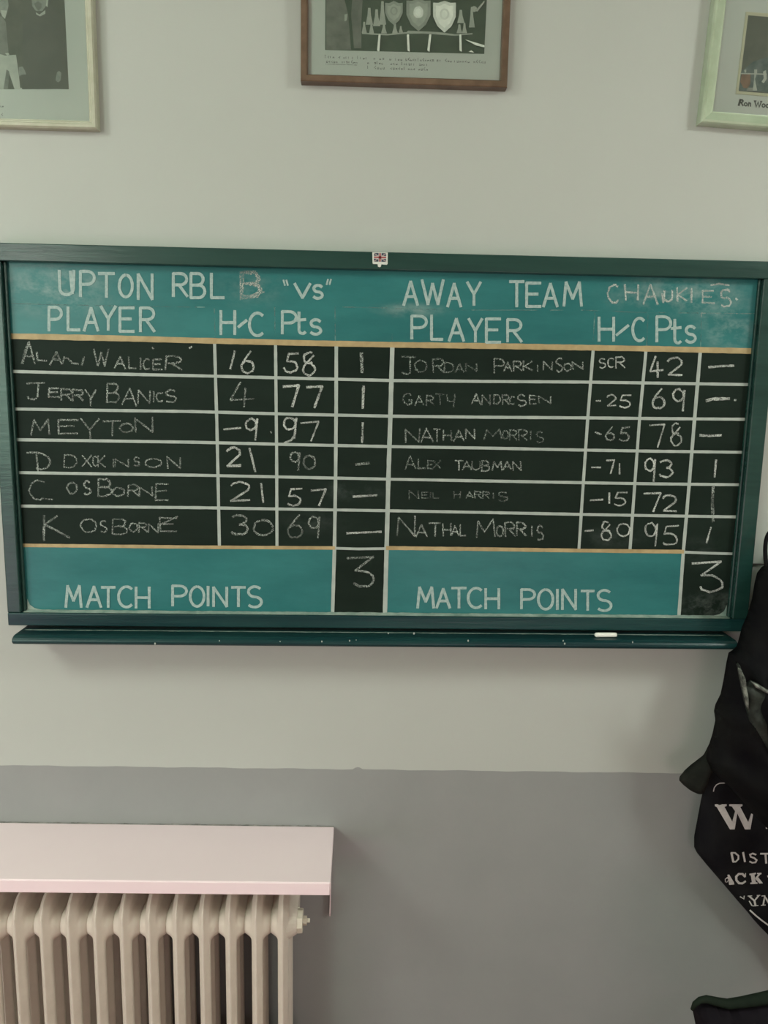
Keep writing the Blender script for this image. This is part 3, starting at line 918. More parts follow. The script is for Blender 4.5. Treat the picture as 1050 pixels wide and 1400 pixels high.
flats('printed_person', ph, [
    ([(-70, 122), (-70, -12), (18, -12), (24, 20), (26, 75), (28, 122)], 0),
    ([(-4, 75), (-6, 25), (2, 22), (8, 30), (12, 75)], 1),
    ([(0, 74), (7, 76), (22, 75), (25, 96), (28, 122), (20, 122), (12, 98), (6, 122), (-4, 122), (-10, 74)], 2),
    ([(9, 95), (13, 98), (11, 122), (5, 122)], 1),
    ([(-2, -6), (10, -6), (12, 8), (9, 20), (7, 26), (1, 18), (-2, 16)], 3),
    ([(1, 14), (10, 15), (7, 26), (3, 22)], 2),
    ([(7, 73), (12, 72.5), (13, 75), (10, 76)], 2),
    ([(26, 92), (31, 91), (34, 96), (36, 102), (31, 102), (26, 105)], 3)], -.0087, PM)
flats('printed_person', ph, [
    ([(30, 122), (31, 30), (38, 14), (44, -12), (66, -12), (72, 10), (84, 22), (90, 60), (91, 121.6)], 4),
    ([(43, -6), (64, -6), (63, 8), (58, 15), (49, 15), (44, 8)], 3),
    ([(47, 5), (52, 2), (57, 5), (57, 10), (53, 15), (49, 11)], 1),
    ([(49, 17), (54, 20), (62, 14), (62, 19), (55, 22.5), (50, 20)], 2),
    ([(76, 110), (78, 99), (81, 97), (84, 100), (83, 110), (80, 113)], 3),
    ([(64, -6), (67, -6), (65, 10), (63, 8)], 2)], -.0087, PM + [M['ph_suit']])
scribble('caption', pic, [(-60, 134, 2, 136, [(0, .9)], 5), (-60, 145, 5, 147, [(0, 1)], 5), (-60, 156, 4, 158, [(.2, 1)], 5)], -.0084, .0011, M['ink_soft'])
flat('glass', pic, rect(x0 + .012, x1 - .012, z0 + .012, z1 - .012), -.0135, M['glass'], .0015)

# --- middle picture: brown frame, trophies
a = P(411, 110.5, -.024); b = P(693.5, 119.3, -.024)
x0, x1, z0 = a[0], b[0], (a[2] + b[2]) / 2
z1 = z0 + 0.34
pic = thing('picture_frame', 'brown wooden framed black and white photograph of trophy shields above the scoreboard', 'picture', ((x0 + x1) / 2, 0, z0), 'framed photographs above the scoreboard')
moulding('frame', pic, M['frame_brown'], x0, x1, z0, z1, [(0, -.0005), (0, -.0225), (.0015, -.024), (.0115, -.024), (.014, -.021), (.0145, -.014), (.0145, -.0005)])
flat('mount', pic, rect(x0 + .009, x1 - .009, z0 + .009, z1 - .009), -.008, M['mat_paper'], .003)
w = [P(q[0], q[1], -.0085) for q in ((444.5, 68.3), (662, 73.7))]
ph = flat('photograph', pic, [(w[0][0], w[0][2]), (w[1][0], w[1][2]), (w[1][0] + .003, z1 - .05), (w[0][0], z1 - .05)], -.0085, M['ph_deep'])


def shield(cx, yt, yb, hw):
    return [(cx, yt), (cx + hw * .55, yt + 3), (cx + hw, yt + 2.5), (cx + hw, yt + (yb - yt) * .5), (cx + hw * .62, yt + (yb - yt) * .8), (cx, yb),
            (cx - hw * .62, yt + (yb - yt) * .8), (cx - hw, yt + (yb - yt) * .5), (cx - hw, yt + 2.5), (cx - hw * .55, yt + 3)]


sh = []
sh.append(([(446, 68), (446, -5), (470, -5), (476, 20), (480, 68)], 1))            # suit shapes
sh.append(([(484, 66), (480, 20), (482, -5), (496, -5), (494, 30), (494, 66)], 1))
sh.append(([(471, 20), (475, 19), (474, 28), (471, 29)], 2))
sh.append(([(495, 44), (505, 45.5), (530, 46.5), (556, 44), (558, 42), (600, 44), (622, 47), (646, 45.5), (646, 47), (622, 49), (580, 46), (556, 46), (530, 48.5), (508, 47.5), (495, 46.5)], 2))
for cx, yt, yb, hw in ((498, 30, 45, 3.5), (508, 31, 46, 3.5), (505, 11, 34, 5), (515, 13, 36, 5), (523, 2, 34, 5), (525, 33, 46, 4), (540, 33, 46, 4), (548, 36, 45, 3), (630, 14, 32, 5), (635, 32, 46, 3.5), (645, 10, 38, 4), (628, 34, 46, 4)):
    sh.append(([(cx - hw * .35, yt), (cx + hw * .3, yt), (cx + hw * .45, yt + (yb - yt) * .45), (cx + hw, yb), (cx - hw, yb), (cx - hw * .5, yt + (yb - yt) * .4)], 2))
sh.append((oval(648, 13, 4, 4), 2))
for cx, yt, yb, hw in ((538.5, 2, 35, 12), (572, -1, 43.5, 16.5), (607.5, 2, 45.5, 15.5)):
    sh.append((shield(cx, yt, yb, hw), 3))
    sh.append((shield(cx, yt + 4, yb - 6, hw * .76), 2))
    sh.append((oval(cx, yt + (yb - yt) * .42, hw * .42, hw * .5), 3))
    sh.append((oval(cx, yt + (yb - yt) * .42, hw * .25, hw * .33), 4))
for xa, xb in ((519, 517), (557.5, 558.5), (588, 585.5), (629, 629.5)):
    sh.append(([(xa - 1.5, 48), (xa + 1.5, 48), (xb + 1.6, 72), (xb - 1.6, 70)], 2))
sh.append(([(635, 55), (662, 63), (662, 66), (650, 63)], 2))
sh.append(([(640, 72), (644, 70), (648, 73)], 2))
sh.append(([(650, 15), (662, 2), (662, 5), (652, 18)], 1))
flats('printed_trophies', ph, sh, -.0087, [M['ph_deep'], M['ph_mid'], M['ph_light'], M['ph_silver'], M['ph_light']])
scribble('caption', pic, [
    (443, 79, 664, 86.5, [(0, .065), (.085, .1), (.115, .16), (.17, .185), (.2, .27), (.3, .32), (.335, .375), (.4, .415), (.435, .485), (.5, .68), (.69, .73), (.745, .79), (.80, .90), (.92, 1)], 4),
    (445, 85.5, 664, 92.5, [(0, .075), (.095, .2), (.255, .275), (.30, .36), (.40, .45), (.47, .56), (.58, .64)], 4),
    (445, 92, 664, 99, [(.255, .275), (.30, .37), (.40, .5), (.51, .56), (.575, .64)], 4)], -.0084, .0010, M['ink_soft'])
bm = bmesh.new()
ribbon(bm, [P(445, 87.5, -.0084), P(488, 89, -.0084)], .0008)
face_front(bm)
from_bm('caption', bm, pic, [M['ink_soft']])
flat('glass', pic, rect(x0 + .011, x1 - .011, z0 + .011, z1 - .011), -.0115, M['glass'], .0015)

# --- right picture: pale silver frame hanging askew (built square about its lower left corner, then turned)
pv = P(958.5, 167, -.026)
ang = math.radians(2.5)
pic = thing('picture_frame', 'askew pale silver framed colour photograph with printed caption, right of the three wall pictures', 'picture', (pv[0], 0, pv[2]), 'framed photographs above the scoreboard')
x0, z0 = pv[0], pv[2]
x1, z1 = x0 + 0.34, z0 + 0.42
moulding('frame', pic, M['frame_silver'], x0, x1, z0, z1, [(0, -.0005), (0, -.022), (.002, -.026), (.006, -.027), (.022, -.017), (.0255, -.0155), (.0265, -.0155), (.0265, -.0005)])
flat('mount', pic, rect(x0 + .010, x1 - .010, z0 + .010, z1 - .010), -.008, M['mat_paper'], .003)


def loc(px, py, y=-.0085):
    """photograph pixel -> picture's own square coordinates, before it is turned"""
    q = P(px, py, y)
    dx, dz_ = q[0] - pv[0], q[2] - pv[2]
    ca, sa = math.cos(ang), math.sin(ang)
    return (pv[0] + dx * ca - dz_ * sa, pv[2] + dx * sa + dz_ * ca)


c0 = loc(1009, 124.5)
c1 = loc(1024, 21)
bx0, bz0, bz1 = (c0[0] + c1[0]) / 2, c0[1], c1[1]
bx1 = bx0 + .20
M['mount_bevel'] = mottled('mount_bevel', (0.66, 0.68, 0.47), (0.70, 0.72, 0.52), 40, 0.7)
moulding('mount_bevel', pic, M['mount_bevel'], bx0 - .006, bx1 + .006, bz0 - .006, bz1 + .006, [(0, -.0081), (0, -.0098), (.002, -.0098), (.006, -.0087), (.006, -.0081)])
ph = flat('photograph', pic, rect(bx0 - .001, bx1 + .001, bz0 - .001, bz1 + .001), -.0085, M['ph_dark'])
bm = bmesh.new()
shp = [([(1009, 124), (1013, 98), (1030, 84), (1050, 78), (1075, 80), (1075, 127)], 0), ([(1014, 101), (1026, 101), (1026, 114), (1022, 121), (1016, 120), (1012, 112)], 1),
       ([(1031, 95), (1035, 95), (1035, 100), (1032, 108), (1035, 124), (1029, 124), (1031, 108)], 2), ([(1043, 98), (1047, 96), (1048, 108), (1044, 114), (1041, 112), (1044, 107)], 2),
       ([(1017, 96), (1020, 95), (1020, 99), (1018, 100)], 2), ([(1022, 120), (1029, 120), (1029, 125), (1020, 124)], 3), ([(1012, 100), (1048, 101), (1048, 102.5), (1012, 101.5)], 2)]
for i, (pts, mi) in enumerate(shp):
    yy = -.0087 - .00012 * (i + 1)
    add_prism(bm, [loc(a, b) for a, b in pts], yy, yy + .0001, mi)
from_bm('printed_scene', bm, ph, [M['ph_teal'], M['ph_brown'], M['ph_light'], M['ph_skin']])
# caption: bold serif letters "Ron Woo"
bm = bmesh.new()
cap = [([[(1010, 144), (1012.5, 136)]], 2.2), ([[(1011.5, 136.3), (1015, 136.6), (1016, 138.2), (1014.5, 140), (1012, 140)], [(1013, 140), (1016, 144.5)]], 1.5),
       ([ell(1019.6, 142.6, 1.9, 2.1, 0, 360, 10)], 1.3), ([[(1023, 145), (1024, 140.5), (1026, 141.3), (1026, 145.2)]], 1.4),
       ([[(1032, 138), (1034, 146), (1036.5, 139.5), (1038, 146.3), (1041, 138.6)]], 1.7), ([[(1031, 137.9), (1034, 138)], [(1039.5, 138.5), (1042, 138.6)]], 1.0),
       ([ell(1044, 144.3, 2.0, 2.2, 0, 360, 10)], 1.3), ([ell(1049.5, 144.8, 2.0, 2.2, 0, 360, 10)], 1.3)]
for sts, wd in cap:
    for st in sts:
        pts = [loc(a, b) for a, b in st]
        ribbon(bm, [(u, -.0084, v) for u, v in pts], wd * .0020)
face_front(bm)
from_bm('caption', bm, pic, [M['ink']])
flat('glass', pic, rect(x0 + .02, x1 - .02, z0 + .02, z1 - .02), -.0125, M['glass'], .0015)
pic.rotation_euler = (0, ang, 0)

# ================================================================== RADIATOR SHELF
sz = CAMZ - 1.0565
sfx = -0.2150
xr = P(452, 1212, sfx)[0]
TILT = 0.014           # the shelf runs slightly downhill to the right
shelf = thing('radiator_shelf', 'white painted shelf with a front lip over the cast iron radiator', 'shelf', (xr, 0, sz))
sxl = xr - 1.25
bm = bmesh.new()
add_box(bm, sxl, xr, sfx, -.001, sz - .018, sz)
from_bm('shelf_board', bm, shelf, [M['shelf']], bevel=.002)
bm = bmesh.new()
add_box(bm, sxl, xr - .0015, sfx - .0015, sfx + .014, sz - .0300, sz - .0015)
from_bm('front_lip', bm, shelf, [M['shelf']], bevel=.0015)
bm = bmesh.new()
add_prism_x(bm, [(-.001, sz - .018), (-.001, sz - .230), (-.008, sz - .236), (-.012, sz - .225), (-.014, sz - .07), (-.03, sz - .045), (-.15, sz - .026), (-.15, sz - .018)], xr - .006, xr - .0035)
from_bm('end_bracket', bm, shelf, [M['shelf']])
bm = bmesh.new()
xs = np.linspace(sxl, xr, 90)
for i in range(len(xs) - 1):
    h0, h1 = .0012 + .0018 * rng.random(), .0012 + .0018 * rng.random()
    bm.faces.new([bm.verts.new(q) for q in ((xs[i], -.0022, sz + .0001), (xs[i + 1], -.0022, sz + .0001), (xs[i + 1], -.0008, sz + h1), (xs[i], -.0008, sz + h0))])
M['grime'] = mottled('grimy_sealant', (0.10, 0.10, 0.09), (0.30, 0.29, 0.27), 25, 0.8)
from_bm('sealant_line', bm, shelf, [M['grime']])
shelf.rotation_euler = (0, TILT, 0)

# ================================================================== RADIATOR
YN = -0.182                      # nose of the sections
xA = P(22, 1316, YN)[0]
xZ = P(386, 1316, YN)[0]
pitch = (xZ - xA) / 10.0
DEP = 0.150
z_top = 0.574
z_bot = 0.05
rad = thing('radiator', 'cream painted cast iron column radiator under the white shelf', 'radiator', (xA, -.11, 0))


def section_mesh():
    """One column section in its own plane: half thickness h(y, z) over a rounded silhouette with slots."""
    st = 0.0025
    y0, y1 = YN, YN + DEP
    ncol = 3
    cw = DEP / ncol
    hub_z = [z_top - .084, z_bot + .055]
    slot_top, slot_bot = z_top - .128, z_bot + .095
    ys = np.arange(y0 - st, y1 + st * 1.5, st)
    zs = np.concatenate([np.arange(z_bot - st, z_bot + .13, st), np.arange(z_bot + .13, z_top - .16, .012), np.arange(z_top - .16, z_top + st * 1.5, st)])
    Y, Z = np.meshgrid(ys, zs, indexing='ij')
    rc = 0.058

    def sd_box(Y, Z, cy, cz, hy, hz, r):
        qy, qz = np.abs(Y - cy) - (hy - r), np.abs(Z - cz) - (hz - r)
        return np.hypot(np.maximum(qy, 0), np.maximum(qz, 0)) + np.minimum(np.maximum(qy, qz), 0) - r

    def sdf(Y, Z):
        d = -sd_box(Y, Z, (y0 + y1) / 2, (z_top + z_bot) / 2, DEP / 2, (z_top - z_bot) / 2, rc)
        for k in (1, 2):
            s = sd_box(Y, Z, y0 + cw * k, (slot_top + slot_bot) / 2, .0042, (slot_top - slot_bot) / 2, .0040)
            d = np.minimum(d, s)
        return d
    D = sdf(Y, Z)
    # pull outside grid points that border inside cells onto the outline
    e = 1e-4
    gy = (sdf(Y + e, Z) - sdf(Y - e, Z)) / (2 * e)
    gz = (sdf(Y, Z + e) - sdf(Y, Z - e)) / (2 * e)
    Dn = np.where(D < 0, -D, 0)
    Yp = Y + gy * Dn
    Zp = Z + gz * Dn
    ins = D > 0
    d = np.maximum(D, 0)
    T, RR = 0.0125, 0.026
    lens = T * np.sqrt(np.clip(1 - (1 - np.clip(d / RR, 0, 1)) ** 2, 0, 1)) + .0
    nose = np.clip(d / .006, 0, 1)
    lens = np.maximum(.0035 * np.sqrt(nose), lens * (0.35 + 0.65 * np.clip(d / .016, 0, 1)))
    hub = np.zeros_like(D)
    for hz in hub_z:
        s = sd_box(Yp, Zp, (y0 + y1) / 2 + .006, hz, DEP / 2 - .012, .036, .034)
        tt = np.clip(1 - np.maximum(s + .010, 0) / .036, 0, 1)
        hub = np.maximum(hub, (pitch / 2 + .0002) * tt ** 2.2)
    h = np.maximum(lens, 0)
    k = .006
    hh = np.clip(.5 + .5 * (hub - h) / k, 0, 1)
    h = h * (1 - hh) + hub * hh + k * hh * (1 - hh)
    h = np.minimum(h, pitch / 2 + .0002)
    h = h * np.clip(d / .004, 0, 1) ** .5
    ny, nz = Y.shape
    verts, idx = [], {}
    faces = []

    def vid(i, j, s):
        key = (i, j, s if ins[i, j] else 0)
        if key not in idx:
            idx[key] = len(verts)
            verts.append((s * h[i, j] if ins[i, j] else 0.0, Yp[i, j], Zp[i, j]))
        return idx[key]
    for i in range(ny - 1):
        for j in range(nz - 1):
            if ins[i, j] or ins[i + 1, j] or ins[i, j + 1] or ins[i + 1, j + 1]:
                for s in (1, -1):
                    q = [vid(i, j, s), vid(i + 1, j, s), vid(i + 1, j + 1, s), vid(i, j + 1, s)]
                    faces.append(q if s > 0 else q[::-1])
    me = bpy.data.meshes.new('section')
    me.from_pydata(verts, [], faces)
    me.validate()
    return me


sec = section_mesh()
sec.materials.append(M['radiator'])
for p in sec.polygons:
    p.use_smooth = True
base = world_loc(rad)
sec.transform(Matrix.Translation((0, -base.y, -base.z)))
first = None
for k in range(-3, 11):
    if first is None:
        first = bpy.data.objects.new('section', sec)
        so = first
    else:
        so = first.copy()
    COL.objects.link(so)
    so.parent = rad
    so.location = (xA + pitch * k - base.x, 0, 0)
    if k in (-3, 10):
        for yy in (YN + .025, YN + DEP - .025):
            bm = bmesh.new()
            add_tube(bm, [(xA + pitch * k, yy, 0), (xA + pitch * k, yy, .02), (xA + pitch * k, yy, z_bot + .02)], [.018, .013, .011], 14)
            from_bm('foot', bm, rad, [M['radiator']], smooth=True)
# blanking plug with bleed valve on the right end
hub_z = z_top - .084
xe = xA + pitch * 10 + pitch / 2
yc = YN + .050
bm = bmesh.new()
add_tube(bm, [(xe - .022, yc, hub_z), (xe - .008, yc, hub_z), (xe + .001, yc, hub_z)], [.042, .032, .027], 28)
from_bm('end_boss', bm, rad, [M['radiator']], smooth=False, bevel=.002)
bm = bmesh.new()
add_tube(bm, [(xe, yc, hub_z), (xe + .013, yc, hub_z)], [.027, .026], 8)
plug = from_bm('blanking_plug', bm, rad, [M['brass']], bevel=.0012)
bm = bmesh.new()
add_tube(bm, [(xe + .012, yc, hub_z), (xe + .022, yc, hub_z)], [.0105, .0105], 6)
add_tube(bm, [(xe + .022, yc, hub_z), (xe + .029, yc, hub_z)], [.0065, .006], 4)
from_bm('bleed_valve', bm, plug, [M['brass']], bevel=.0006)

# ================================================================== HANGING THINGS ON THE RIGHT
M['leather'] = mottled('black_leather', (0.0045, 0.0045, 0.006), (0.009, 0.0095, 0.009), 9, 0.65, 0.5, 40, spec=0.06)
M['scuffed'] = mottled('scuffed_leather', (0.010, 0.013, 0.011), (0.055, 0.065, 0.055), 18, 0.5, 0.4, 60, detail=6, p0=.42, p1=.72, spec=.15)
M['olive'] = mottled('dark_olive_lining', (0.010, 0.012, 0.010), (0.020, 0.022, 0.018), 25, 0.8, 0.3, 80, spec=0.1)
M['black_cloth'] = mottled('black_cotton', (0.008, 0.008, 0.010), (0.014, 0.014, 0.015), 12, 0.85, 0.3, 150, spec=0.08)
M['print_white'] = mottled('white_screen_print', (0.54, 0.52, 0.50), (0.62, 0.60, 0.58), 90, 0.8)


def poly_sd(pts, X, Z):
    """signed distance to a polygon (positive inside) and the nearest outline point"""
    A = np.array(pts)
    B = np.roll(A, -1, axis=0)
    best = np.full(X.shape, 1e9)
    nx, nz = X.copy(), Z.copy()
    inside = np.zeros(X.shape, bool)
    for (ax, az), (bx, bz) in zip(A, B):
        ex, ez = bx - ax, bz - az
        t = np.clip(((X - ax) * ex + (Z - az) * ez) / (ex * ex + ez * ez + 1e-12), 0, 1)
        qx, qz = ax + t * ex, az + t * ez
        d = np.hypot(X - qx, Z - qz)
        m_ = d < best
        best = np.where(m_, d, best)
        nx = np.where(m_, qx, nx)
        nz = np.where(m_, qz, nz)
        cond = ((az > Z) != (bz > Z)) & (X < (bx - ax) * (Z - az) / (bz - az + 1e-12) + ax)
        inside ^= cond
    return np.where(inside, best, -best), nx, nz


def draped(name, parent, pts, yback, thick, round_r, folds, mat, st=0.006, loc=None, back_r=0.3):
    """A hanging cloth body: outline pts (x, z), front face bulging out of the plane y = yback by thick plus folds(x, z)."""
    A = np.array(pts)
    xs = np.arange(A[:, 0].min() - st, A[:, 0].max() + st * 1.5, st)
    zs = np.arange(A[:, 1].min() - st, A[:, 1].max() + st * 1.5, st)
    X, Z = np.meshgrid(xs, zs, indexing='ij')
    D, nx, nz = poly_sd(pts, X, Z)
    ins = D > 0
    Xp = np.where(ins, X, nx)
    Zp = np.where(ins, Z, nz)
    d = np.maximum(D, 0)
    prof_ = np.sqrt(np.clip(1 - (1 - np.clip(d / round_r, 0, 1)) ** 2, 0, 1))
    F = yback - thick * prof_ - folds(Xp, Zp) * prof_
    Bk = yback + 0 * X
    verts, idx, faces = [], {}, []

    def vid(i, j, s):
        key = (i, j, s if ins[i, j] else 0)
        if key not in idx:
            idx[key] = len(verts)
            verts.append((Xp[i, j], F[i, j] if s > 0 else Bk[i, j], Zp[i, j]) if ins[i, j] else (Xp[i, j], yback, Zp[i, j]))
        return idx[key]
    for i in range(X.shape[0] - 1):
        for j in range(X.shape[1] - 1):
            if ins[i, j] or ins[i + 1, j] or ins[i, j + 1] or ins[i + 1, j + 1]:
                for s in (1, -1):
                    q = [vid(i, j, s), vid(i + 1, j, s), vid(i + 1, j + 1, s), vid(i, j + 1, s)]
                    faces.append(q if s > 0 else q[::-1])
    me = bpy.data.meshes.new(name)
    me.from_pydata(verts, [], faces)
    me.validate()
    o = link_mesh(name, me, parent, [mat], smooth=True, loc=loc)
    return o


def outline(px_pts, y):
    return [(P(a, b, y)[0], P(a, b, y)[2]) for a, b in px_pts]


# white hook on the wall
hk = P(1060, 747, -.005)
hook = thing('coat_hook', 'white coat hook on the wall at the right edge carrying the dark jacket', 'coat hook', (hk[0], 0, hk[2]))
M['hook_white'] = mottled('white_enamel', (0.70, 0.72, 0.68), (0.76, 0.78, 0.74), 30, 0.3)
bm = bmesh.new()
add_prism(bm, [(hk[0] - .0185, hk[2] - .028), (hk[0] - .008, hk[2] - .036), (hk[0] + .012, hk[2] - .036), (hk[0] + .018, hk[2] - .028), (hk[0] + .018, hk[2] + .022), (hk[0] + .012, hk[2] + .030), (hk[0] - .007, hk[2] + .030), (hk[0] - .0185, hk[2] + .022)], -.006, -.0005)
from_bm('back_plate', bm, hook, [M['hook_white']], bevel=.002)
bm = bmesh.new()
add_tube(bm, [(hk[0], -.005, hk[2]), (hk[0], -.04, hk[2] - .012), (hk[0], -.075, hk[2] - .012), (hk[0], -.092, hk[2] + .003), (hk[0], -.096, hk[2] + .022)], [.008, .008, .008, .008, .009], 14)
from_bm('prong', bm, hook, [M['hook_white']], smooth=True)

# printed black cloth, hanging against the wall
YC = -0.035


def cloth_folds(X, Z):
    return .006 * np.sin(X * 38 + Z * 9) + .004 * np.sin(X * 17 - Z * 23 + 1.0)


cl_px = [(990, 1000), (976, 1030), (964, 1068), (958, 1095), (953, 1122), (949, 1143), (949, 1158), (953, 1166), (966, 1182), (985, 1204), (1008, 1231), (1022, 1247), (1030, 1257), (1040, 1268), (1052, 1280), (1075, 1304), (1130, 1345), (1200, 1350), (1215, 1180), (1200, 1000)]
cl = outline(cl_px, YC)
bag = thing('printed_cloth', 'black cloth with white printed lettering hanging below the dark jacket', 'cloth', (P(1060, 1200, 0)[0], 0, min(p[1] for p in cl)))
CT = .026
body = draped('cloth_body', bag, cl, YC, CT, .035, cloth_folds, M['black_cloth'], .005)


def cloth_point(px, py):
    y = YC - CT
    for _ in range(6):
        q = P(px, py, y)
        D, _, _ = poly_sd(cl, np.array([q[0]]), np.array([q[2]]))
        d = max(float(D[0]), 0)
        pf = math.sqrt(max(0, 1 - (1 - min(d / .035, 1)) ** 2))
        y = YC - CT * pf - float(cloth_folds(q[0], q[2])) * pf - .0016
    return P(px, py, y)


def printed(name, polys, strokes=()):
    bm = bmesh.new()
    for pg in polys:
        try:
            bm.faces.new([bm.verts.new(cloth_point(a, b)) for a, b in pg])
        except ValueError:
            pass
    for pts, w in strokes:
        ribbon(bm, [cloth_point(a, b) for a, b in densify(list(pts), 4)], w * .0016)
    bmesh.ops.triangulate(bm, faces=bm.faces)
    face_front(bm)
    me = bpy.data.meshes.new(name)
    bm.to_mesh(me)
    bm.free()
    return link_mesh(name, me, body, [M['print_white']])


printed('printed_letter', [
    [(977.5, 1099.5), (993.5, 1099.5), (993.5, 1102), (990.5, 1103), (1001.5, 1124), (998, 1134), (980, 1103.5), (977.5, 1102)],
    [(997, 1099.5), (1015, 1099.5), (1015, 1102), (1012, 1103.2), (1023, 1124), (1027, 1112), (1029.5, 1113.5), (1026, 1134), (1018.5, 1134), (1008, 1112), (1004.5, 1134), (998, 1134), (1001, 1124), (1005, 1109), (1000.5, 1102.5), (997, 1102)]])
printed('printed_letter', [[(1047, 1131), (1053, 1130), (1053, 1133.5), (1047, 1133)]])
printed('printed_word', [], [
    ([(1000, 1166), (1002.5, 1178)], 3.2), ([(999.5, 1166), (1005, 1166), (1009.5, 1170), (1009.5, 1174.5), (1006, 1178), (1002.5, 1178.3)], 2.6),
    ([(1016, 1165.5), (1018.5, 1178)], 3.0),
    ([(1033.5, 1168.5), (1029, 1166.8), (1025.5, 1168.5), (1026.5, 1171.5), (1031, 1173), (1034.5, 1176), (1033, 1179), (1028.5, 1179.5), (1025, 1177.8)], 2.6),
    ([(1040, 1167.2), (1052, 1167.2)], 2.8), ([(1046.5, 1167.2), (1047.5, 1180)], 3.0)])
printed('printed_word', [
    [(994.5, 1196), (997, 1195.8), (1003.5, 1206.5), (1004, 1209.3), (997, 1209.8), (996.5, 1207.8), (998.5, 1207), (997.5, 1204.5)],
    [(1024.5, 1194.5), (1033.5, 1193), (1033.5, 1195), (1031.5, 1196), (1033.5, 1206), (1035.5, 1206.5), (1035.8, 1208.3), (1026, 1208.8), (1025.7, 1207), (1028, 1206.3), (1026.5, 1196.6), (1024.6, 1196.5)],
    [(1032.5, 1200.5), (1036.5, 1195.5), (1035, 1195), (1035, 1193.4), (1041, 1193.2), (1041, 1195), (1039, 1196), (1036.5, 1199.3), (1041.5, 1205.5), (1043, 1207.6), (1038, 1208), (1033.6, 1202.5)]],
    [([(992, 1206), (991.5, 1202), (994.5, 1199.8), (996.5, 1202.5), (993.5, 1206.5)], 1.6),
     ([(1018.5, 1198.5), (1015, 1194.8), (1010, 1194.8), (1006.5, 1198.5), (1006.8, 1203.5), (1010.5, 1207.5), (1015, 1207.8), (1019, 1205)], 3.4), ([(1019.3, 1194), (1019, 1199)], 1.4)])
printed('printed_letter', [[(1048.5, 1197), (1053, 1196.5), (1053, 1199), (1049.5, 1199.5)]])
printed('printed_word', [], [
    ([(1012, 1226), (1017, 1229), (1017.5, 1225)], 1.6), ([(1024.5, 1232), (1028, 1238)], 1.8),
    ([(1024.5, 1225.5), (1031.5, 1231.5), (1037, 1224.8)], 2.6), ([(1031.5, 1231.5), (1033, 1238.3)], 3.0), ([(1022.5, 1225), (1028, 1224.8)], 1.4), ([(1035, 1224.3), (1039, 1224)], 1.4), ([(1029, 1238.6), (1036.5, 1238)], 1.4),
    ([(1043.5, 1237), (1045.5, 1225.5), (1052, 1236)], 2.6), ([(1041.5, 1225), (1046, 1224.8)], 1.4), ([(1040.5, 1237.8), (1046.5, 1237.3)], 1.4)])
printed('printed_curve', [], [([(1025.5, 1244.5), (1033, 1251.5), (1041, 1258), (1052, 1266)], 2.4)])
printed('printed_curve', [], [([(975.5, 1082), (976.5, 1077), (979.5, 1073), (984, 1070.8), (991, 1070.5)], 1.5)])
printed('printed_curve', [], [([(974.5, 1050.5), (977.5, 1052.5), (981, 1053)], 1.5)])

# jacket over it
YJ = -0.110


def jacket_folds(X, Z):
    zz = Z - CAMZ
    f = .010 * np.sin(X * 42 + zz * 14) + .008 * np.sin(X * 21 - zz * 30 + .7) + .004 * np.sin(zz * 63 + X * 50)
    qa, qb = P(1015, 912, YJ), P(1030, 985, YJ)
    t = np.clip(((X - qa[0]) * (qb[0] - qa[0]) + (Z - qa[2]) * (qb[2] - qa[2])) / ((qb[0] - qa[0]) ** 2 + (qb[2] - qa[2]) ** 2), 0, 1)
    d = np.hypot(X - qa[0] - t * (qb[0] - qa[0]), Z - qa[2] - t * (qb[2] - qa[2]))
    f += .022 * np.exp(-(d / .012) ** 2)
    return f


jk_px = [(1140, 738), (1090, 755), (1062, 768), (1049, 771), (1041, 775), (1035, 783), (1031.5, 797), (1028, 819), (1021, 842), (1014, 858), (1010.5, 872), (1007, 884), (1001, 889), (996, 892), (993, 906), (989, 930), (985, 949), (978, 963),
         (976, 972), (978, 984), (974, 1003), (968, 1022), (965, 1036), (972, 1052), (985, 1065), (1000, 1079), (1015, 1095), (1030, 1112), (1046, 1129), (1065, 1152), (1120, 1210), (1230, 1200), (1250, 900), (1220, 760)]
jk = outline(jk_px, YJ)
jacket = thing('jacket', 'black leather jacket hanging in front of the scoreboard right end', 'jacket', (hk[0], 0, min(p[1] for p in jk)))
jb = draped('jacket_body', jacket, jk, YJ, .085, .075, jacket_folds, M['leather'], .005)
# scuffed grey patch of leather
sc_px = [(1013, 908), (1019, 915), (1025, 940), (1033, 935), (1045, 940), (1075, 952), (1110, 980), (1100, 1030), (1060, 1040), (1042, 1010), (1031, 990), (1024, 965), (1018, 935)]
sp = outline(sc_px, -.215)
scp = draped('scuffed_panel', jacket, sp, -.192, .020, .03, lambda X, Z: .006 * np.sin(X * 70 + Z * 30) + .004 * np.sin(Z * 95), M['scuffed'], .004)
scp['label'] = 'grey scuffed leather patch'
# worn crease beside it, with the highlight streak put into its pale colour
M['worn'] = mottled('worn_leather_highlight', (0.04, 0.045, 0.04), (0.34, 0.37, 0.32), 60, 0.6, detail=6, p0=.35, p1=.7, spec=.15)
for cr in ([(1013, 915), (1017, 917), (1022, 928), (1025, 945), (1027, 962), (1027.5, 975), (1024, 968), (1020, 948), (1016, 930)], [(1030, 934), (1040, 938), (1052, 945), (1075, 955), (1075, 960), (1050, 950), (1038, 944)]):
    cp = draped('crease_highlight', jacket, outline(cr, -.22), -.205, .016, .012, lambda X, Z: .002 * np.sin(Z * 160), M['worn'], .0025)
    cp['label'] = 'pale highlight painted along a worn leather crease'
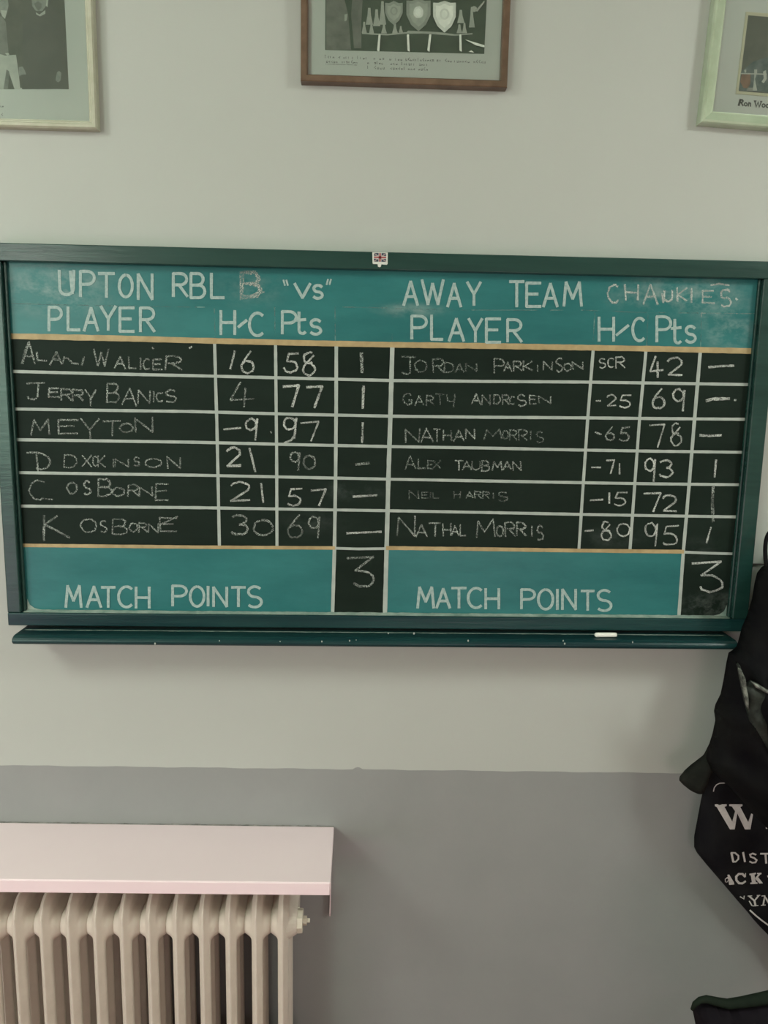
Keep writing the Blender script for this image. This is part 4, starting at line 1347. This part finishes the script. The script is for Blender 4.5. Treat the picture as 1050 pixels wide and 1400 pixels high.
# turned out flap at the lower left
fl_px = [(984, 1000), (972, 1012), (962, 1032), (945, 1045), (936, 1053), (929, 1062), (928.5, 1067), (934, 1073), (943, 1080), (953, 1084.5), (961, 1085), (968, 1068), (975, 1048), (984, 1030)]
fo = outline(fl_px, -.085)
fp = draped('hem_flap', jacket, fo, -.085, .020, .022, lambda X, Z: .004 * np.sin(X * 90 - Z * 40), M['olive'], .004)
fp['label'] = 'dark olive turned out hem flap'
# hanging loop
bm = bmesh.new()
c = P(1058, 775, -.100)
pts = []
for i in range(25):
    a = math.pi * (i / 24.0)
    pts.append((c[0] + .0255 * math.cos(a), -.118 + .040 * math.sin(a), c[2] + .075 * math.sin(a)))
add_tube(bm, pts, .0045, 10)
from_bm('hanging_loop', bm, jacket, [M['leather']], smooth=True)

# thin cable on the wall between board and jacket
bm = bmesh.new()
a, b = P(1028, 771.5, -.004), P(1052, 772, -.004)
add_tube(bm, [(a[0] - .01, -.004, a[2]), (b[0], -.004, b[2]), (b[0] + .5, -.004, b[2] - .003)], .0022, 8)
o = from_bm('wall_cable', bm, None, [M['iron']], smooth=True, loc=(a[0], -.004, a[2]))
tag(o, 'thin dark cable running along the wall behind the leather jacket', 'cable')

# dark bundle in the bottom right corner, on a chair below the frame
YK = -0.42
M['bundle'] = mottled('dark_purple_cloth', (0.007, 0.0060, 0.008), (0.013, 0.010, 0.014), 14, 0.85, 0.3, 80, spec=0.1)
M['bundle_highlight'] = mottled('green_highlight_cloth', (0.008, 0.014, 0.009), (0.014, 0.021, 0.014), 18, 0.85, 0.3, 80, spec=0.1)  # greenish highlight along the top edge, put into a separate cloth colour
bu_px = [(946, 1377), (950, 1369), (957, 1364), (966, 1362.5), (980, 1366), (995, 1369), (1015, 1366.5), (1035, 1363), (1052, 1360), (1120, 1355), (1200, 1370), (1210, 1500), (1150, 1560), (990, 1540), (955, 1420)]
bu = outline(bu_px, YK)
bund = thing('garment', 'dark folded garment lying in the bottom right corner below the printed cloth', 'garment', (P(1050, 1400, YK)[0], YK, 0.0))
zlow = min(p[1] for p in bu)
draped('garment_body', bund, bu, YK, .10, .05, lambda X, Z: .010 * np.sin(X * 45 + Z * 60), M['bundle'], .006)
rim = [(a, b) for a, b in bu_px[:9]]
bm = bmesh.new()
add_tube(bm, [P(a, b + 3.5, YK - .022) for a, b in rim] + [P(1090, 1361, YK - .022)], [.003, .005, .006, .007, .008, .009, .010, .011, .012, .012], 12)
from_bm('rim_highlight', bm, bund, [M['bundle_highlight']], smooth=True)
# the chair it lies on (outside the picture, below)
xc = P(1060, 1400, YK)[0] + .08
chair = thing('chair', 'plain wooden chair under the dark folded garment at the bottom right', 'chair', (xc, -.42, 0))
M['chair_wood'] = mottled('dark_chair_wood', (0.05, 0.03, 0.02), (0.09, 0.055, 0.035), 14, 0.5, stretch=(1, 1, .2))
seat_z = zlow - .003
bm = bmesh.new(); add_box(bm, xc - .19, xc + .19, -.60, -.24, seat_z - .035, seat_z)
from_bm('seat', bm, chair, [M['chair_wood']], bevel=.006)
for sx in (-1, 1):
    for yy in (-.58, -.26):
        bm = bmesh.new(); add_box(bm, xc + sx * .165 - .018, xc + sx * .165 + .018, yy - .018, yy + .018, 0, seat_z - .035)
        from_bm('leg', bm, chair, [M['chair_wood']], bevel=.004)
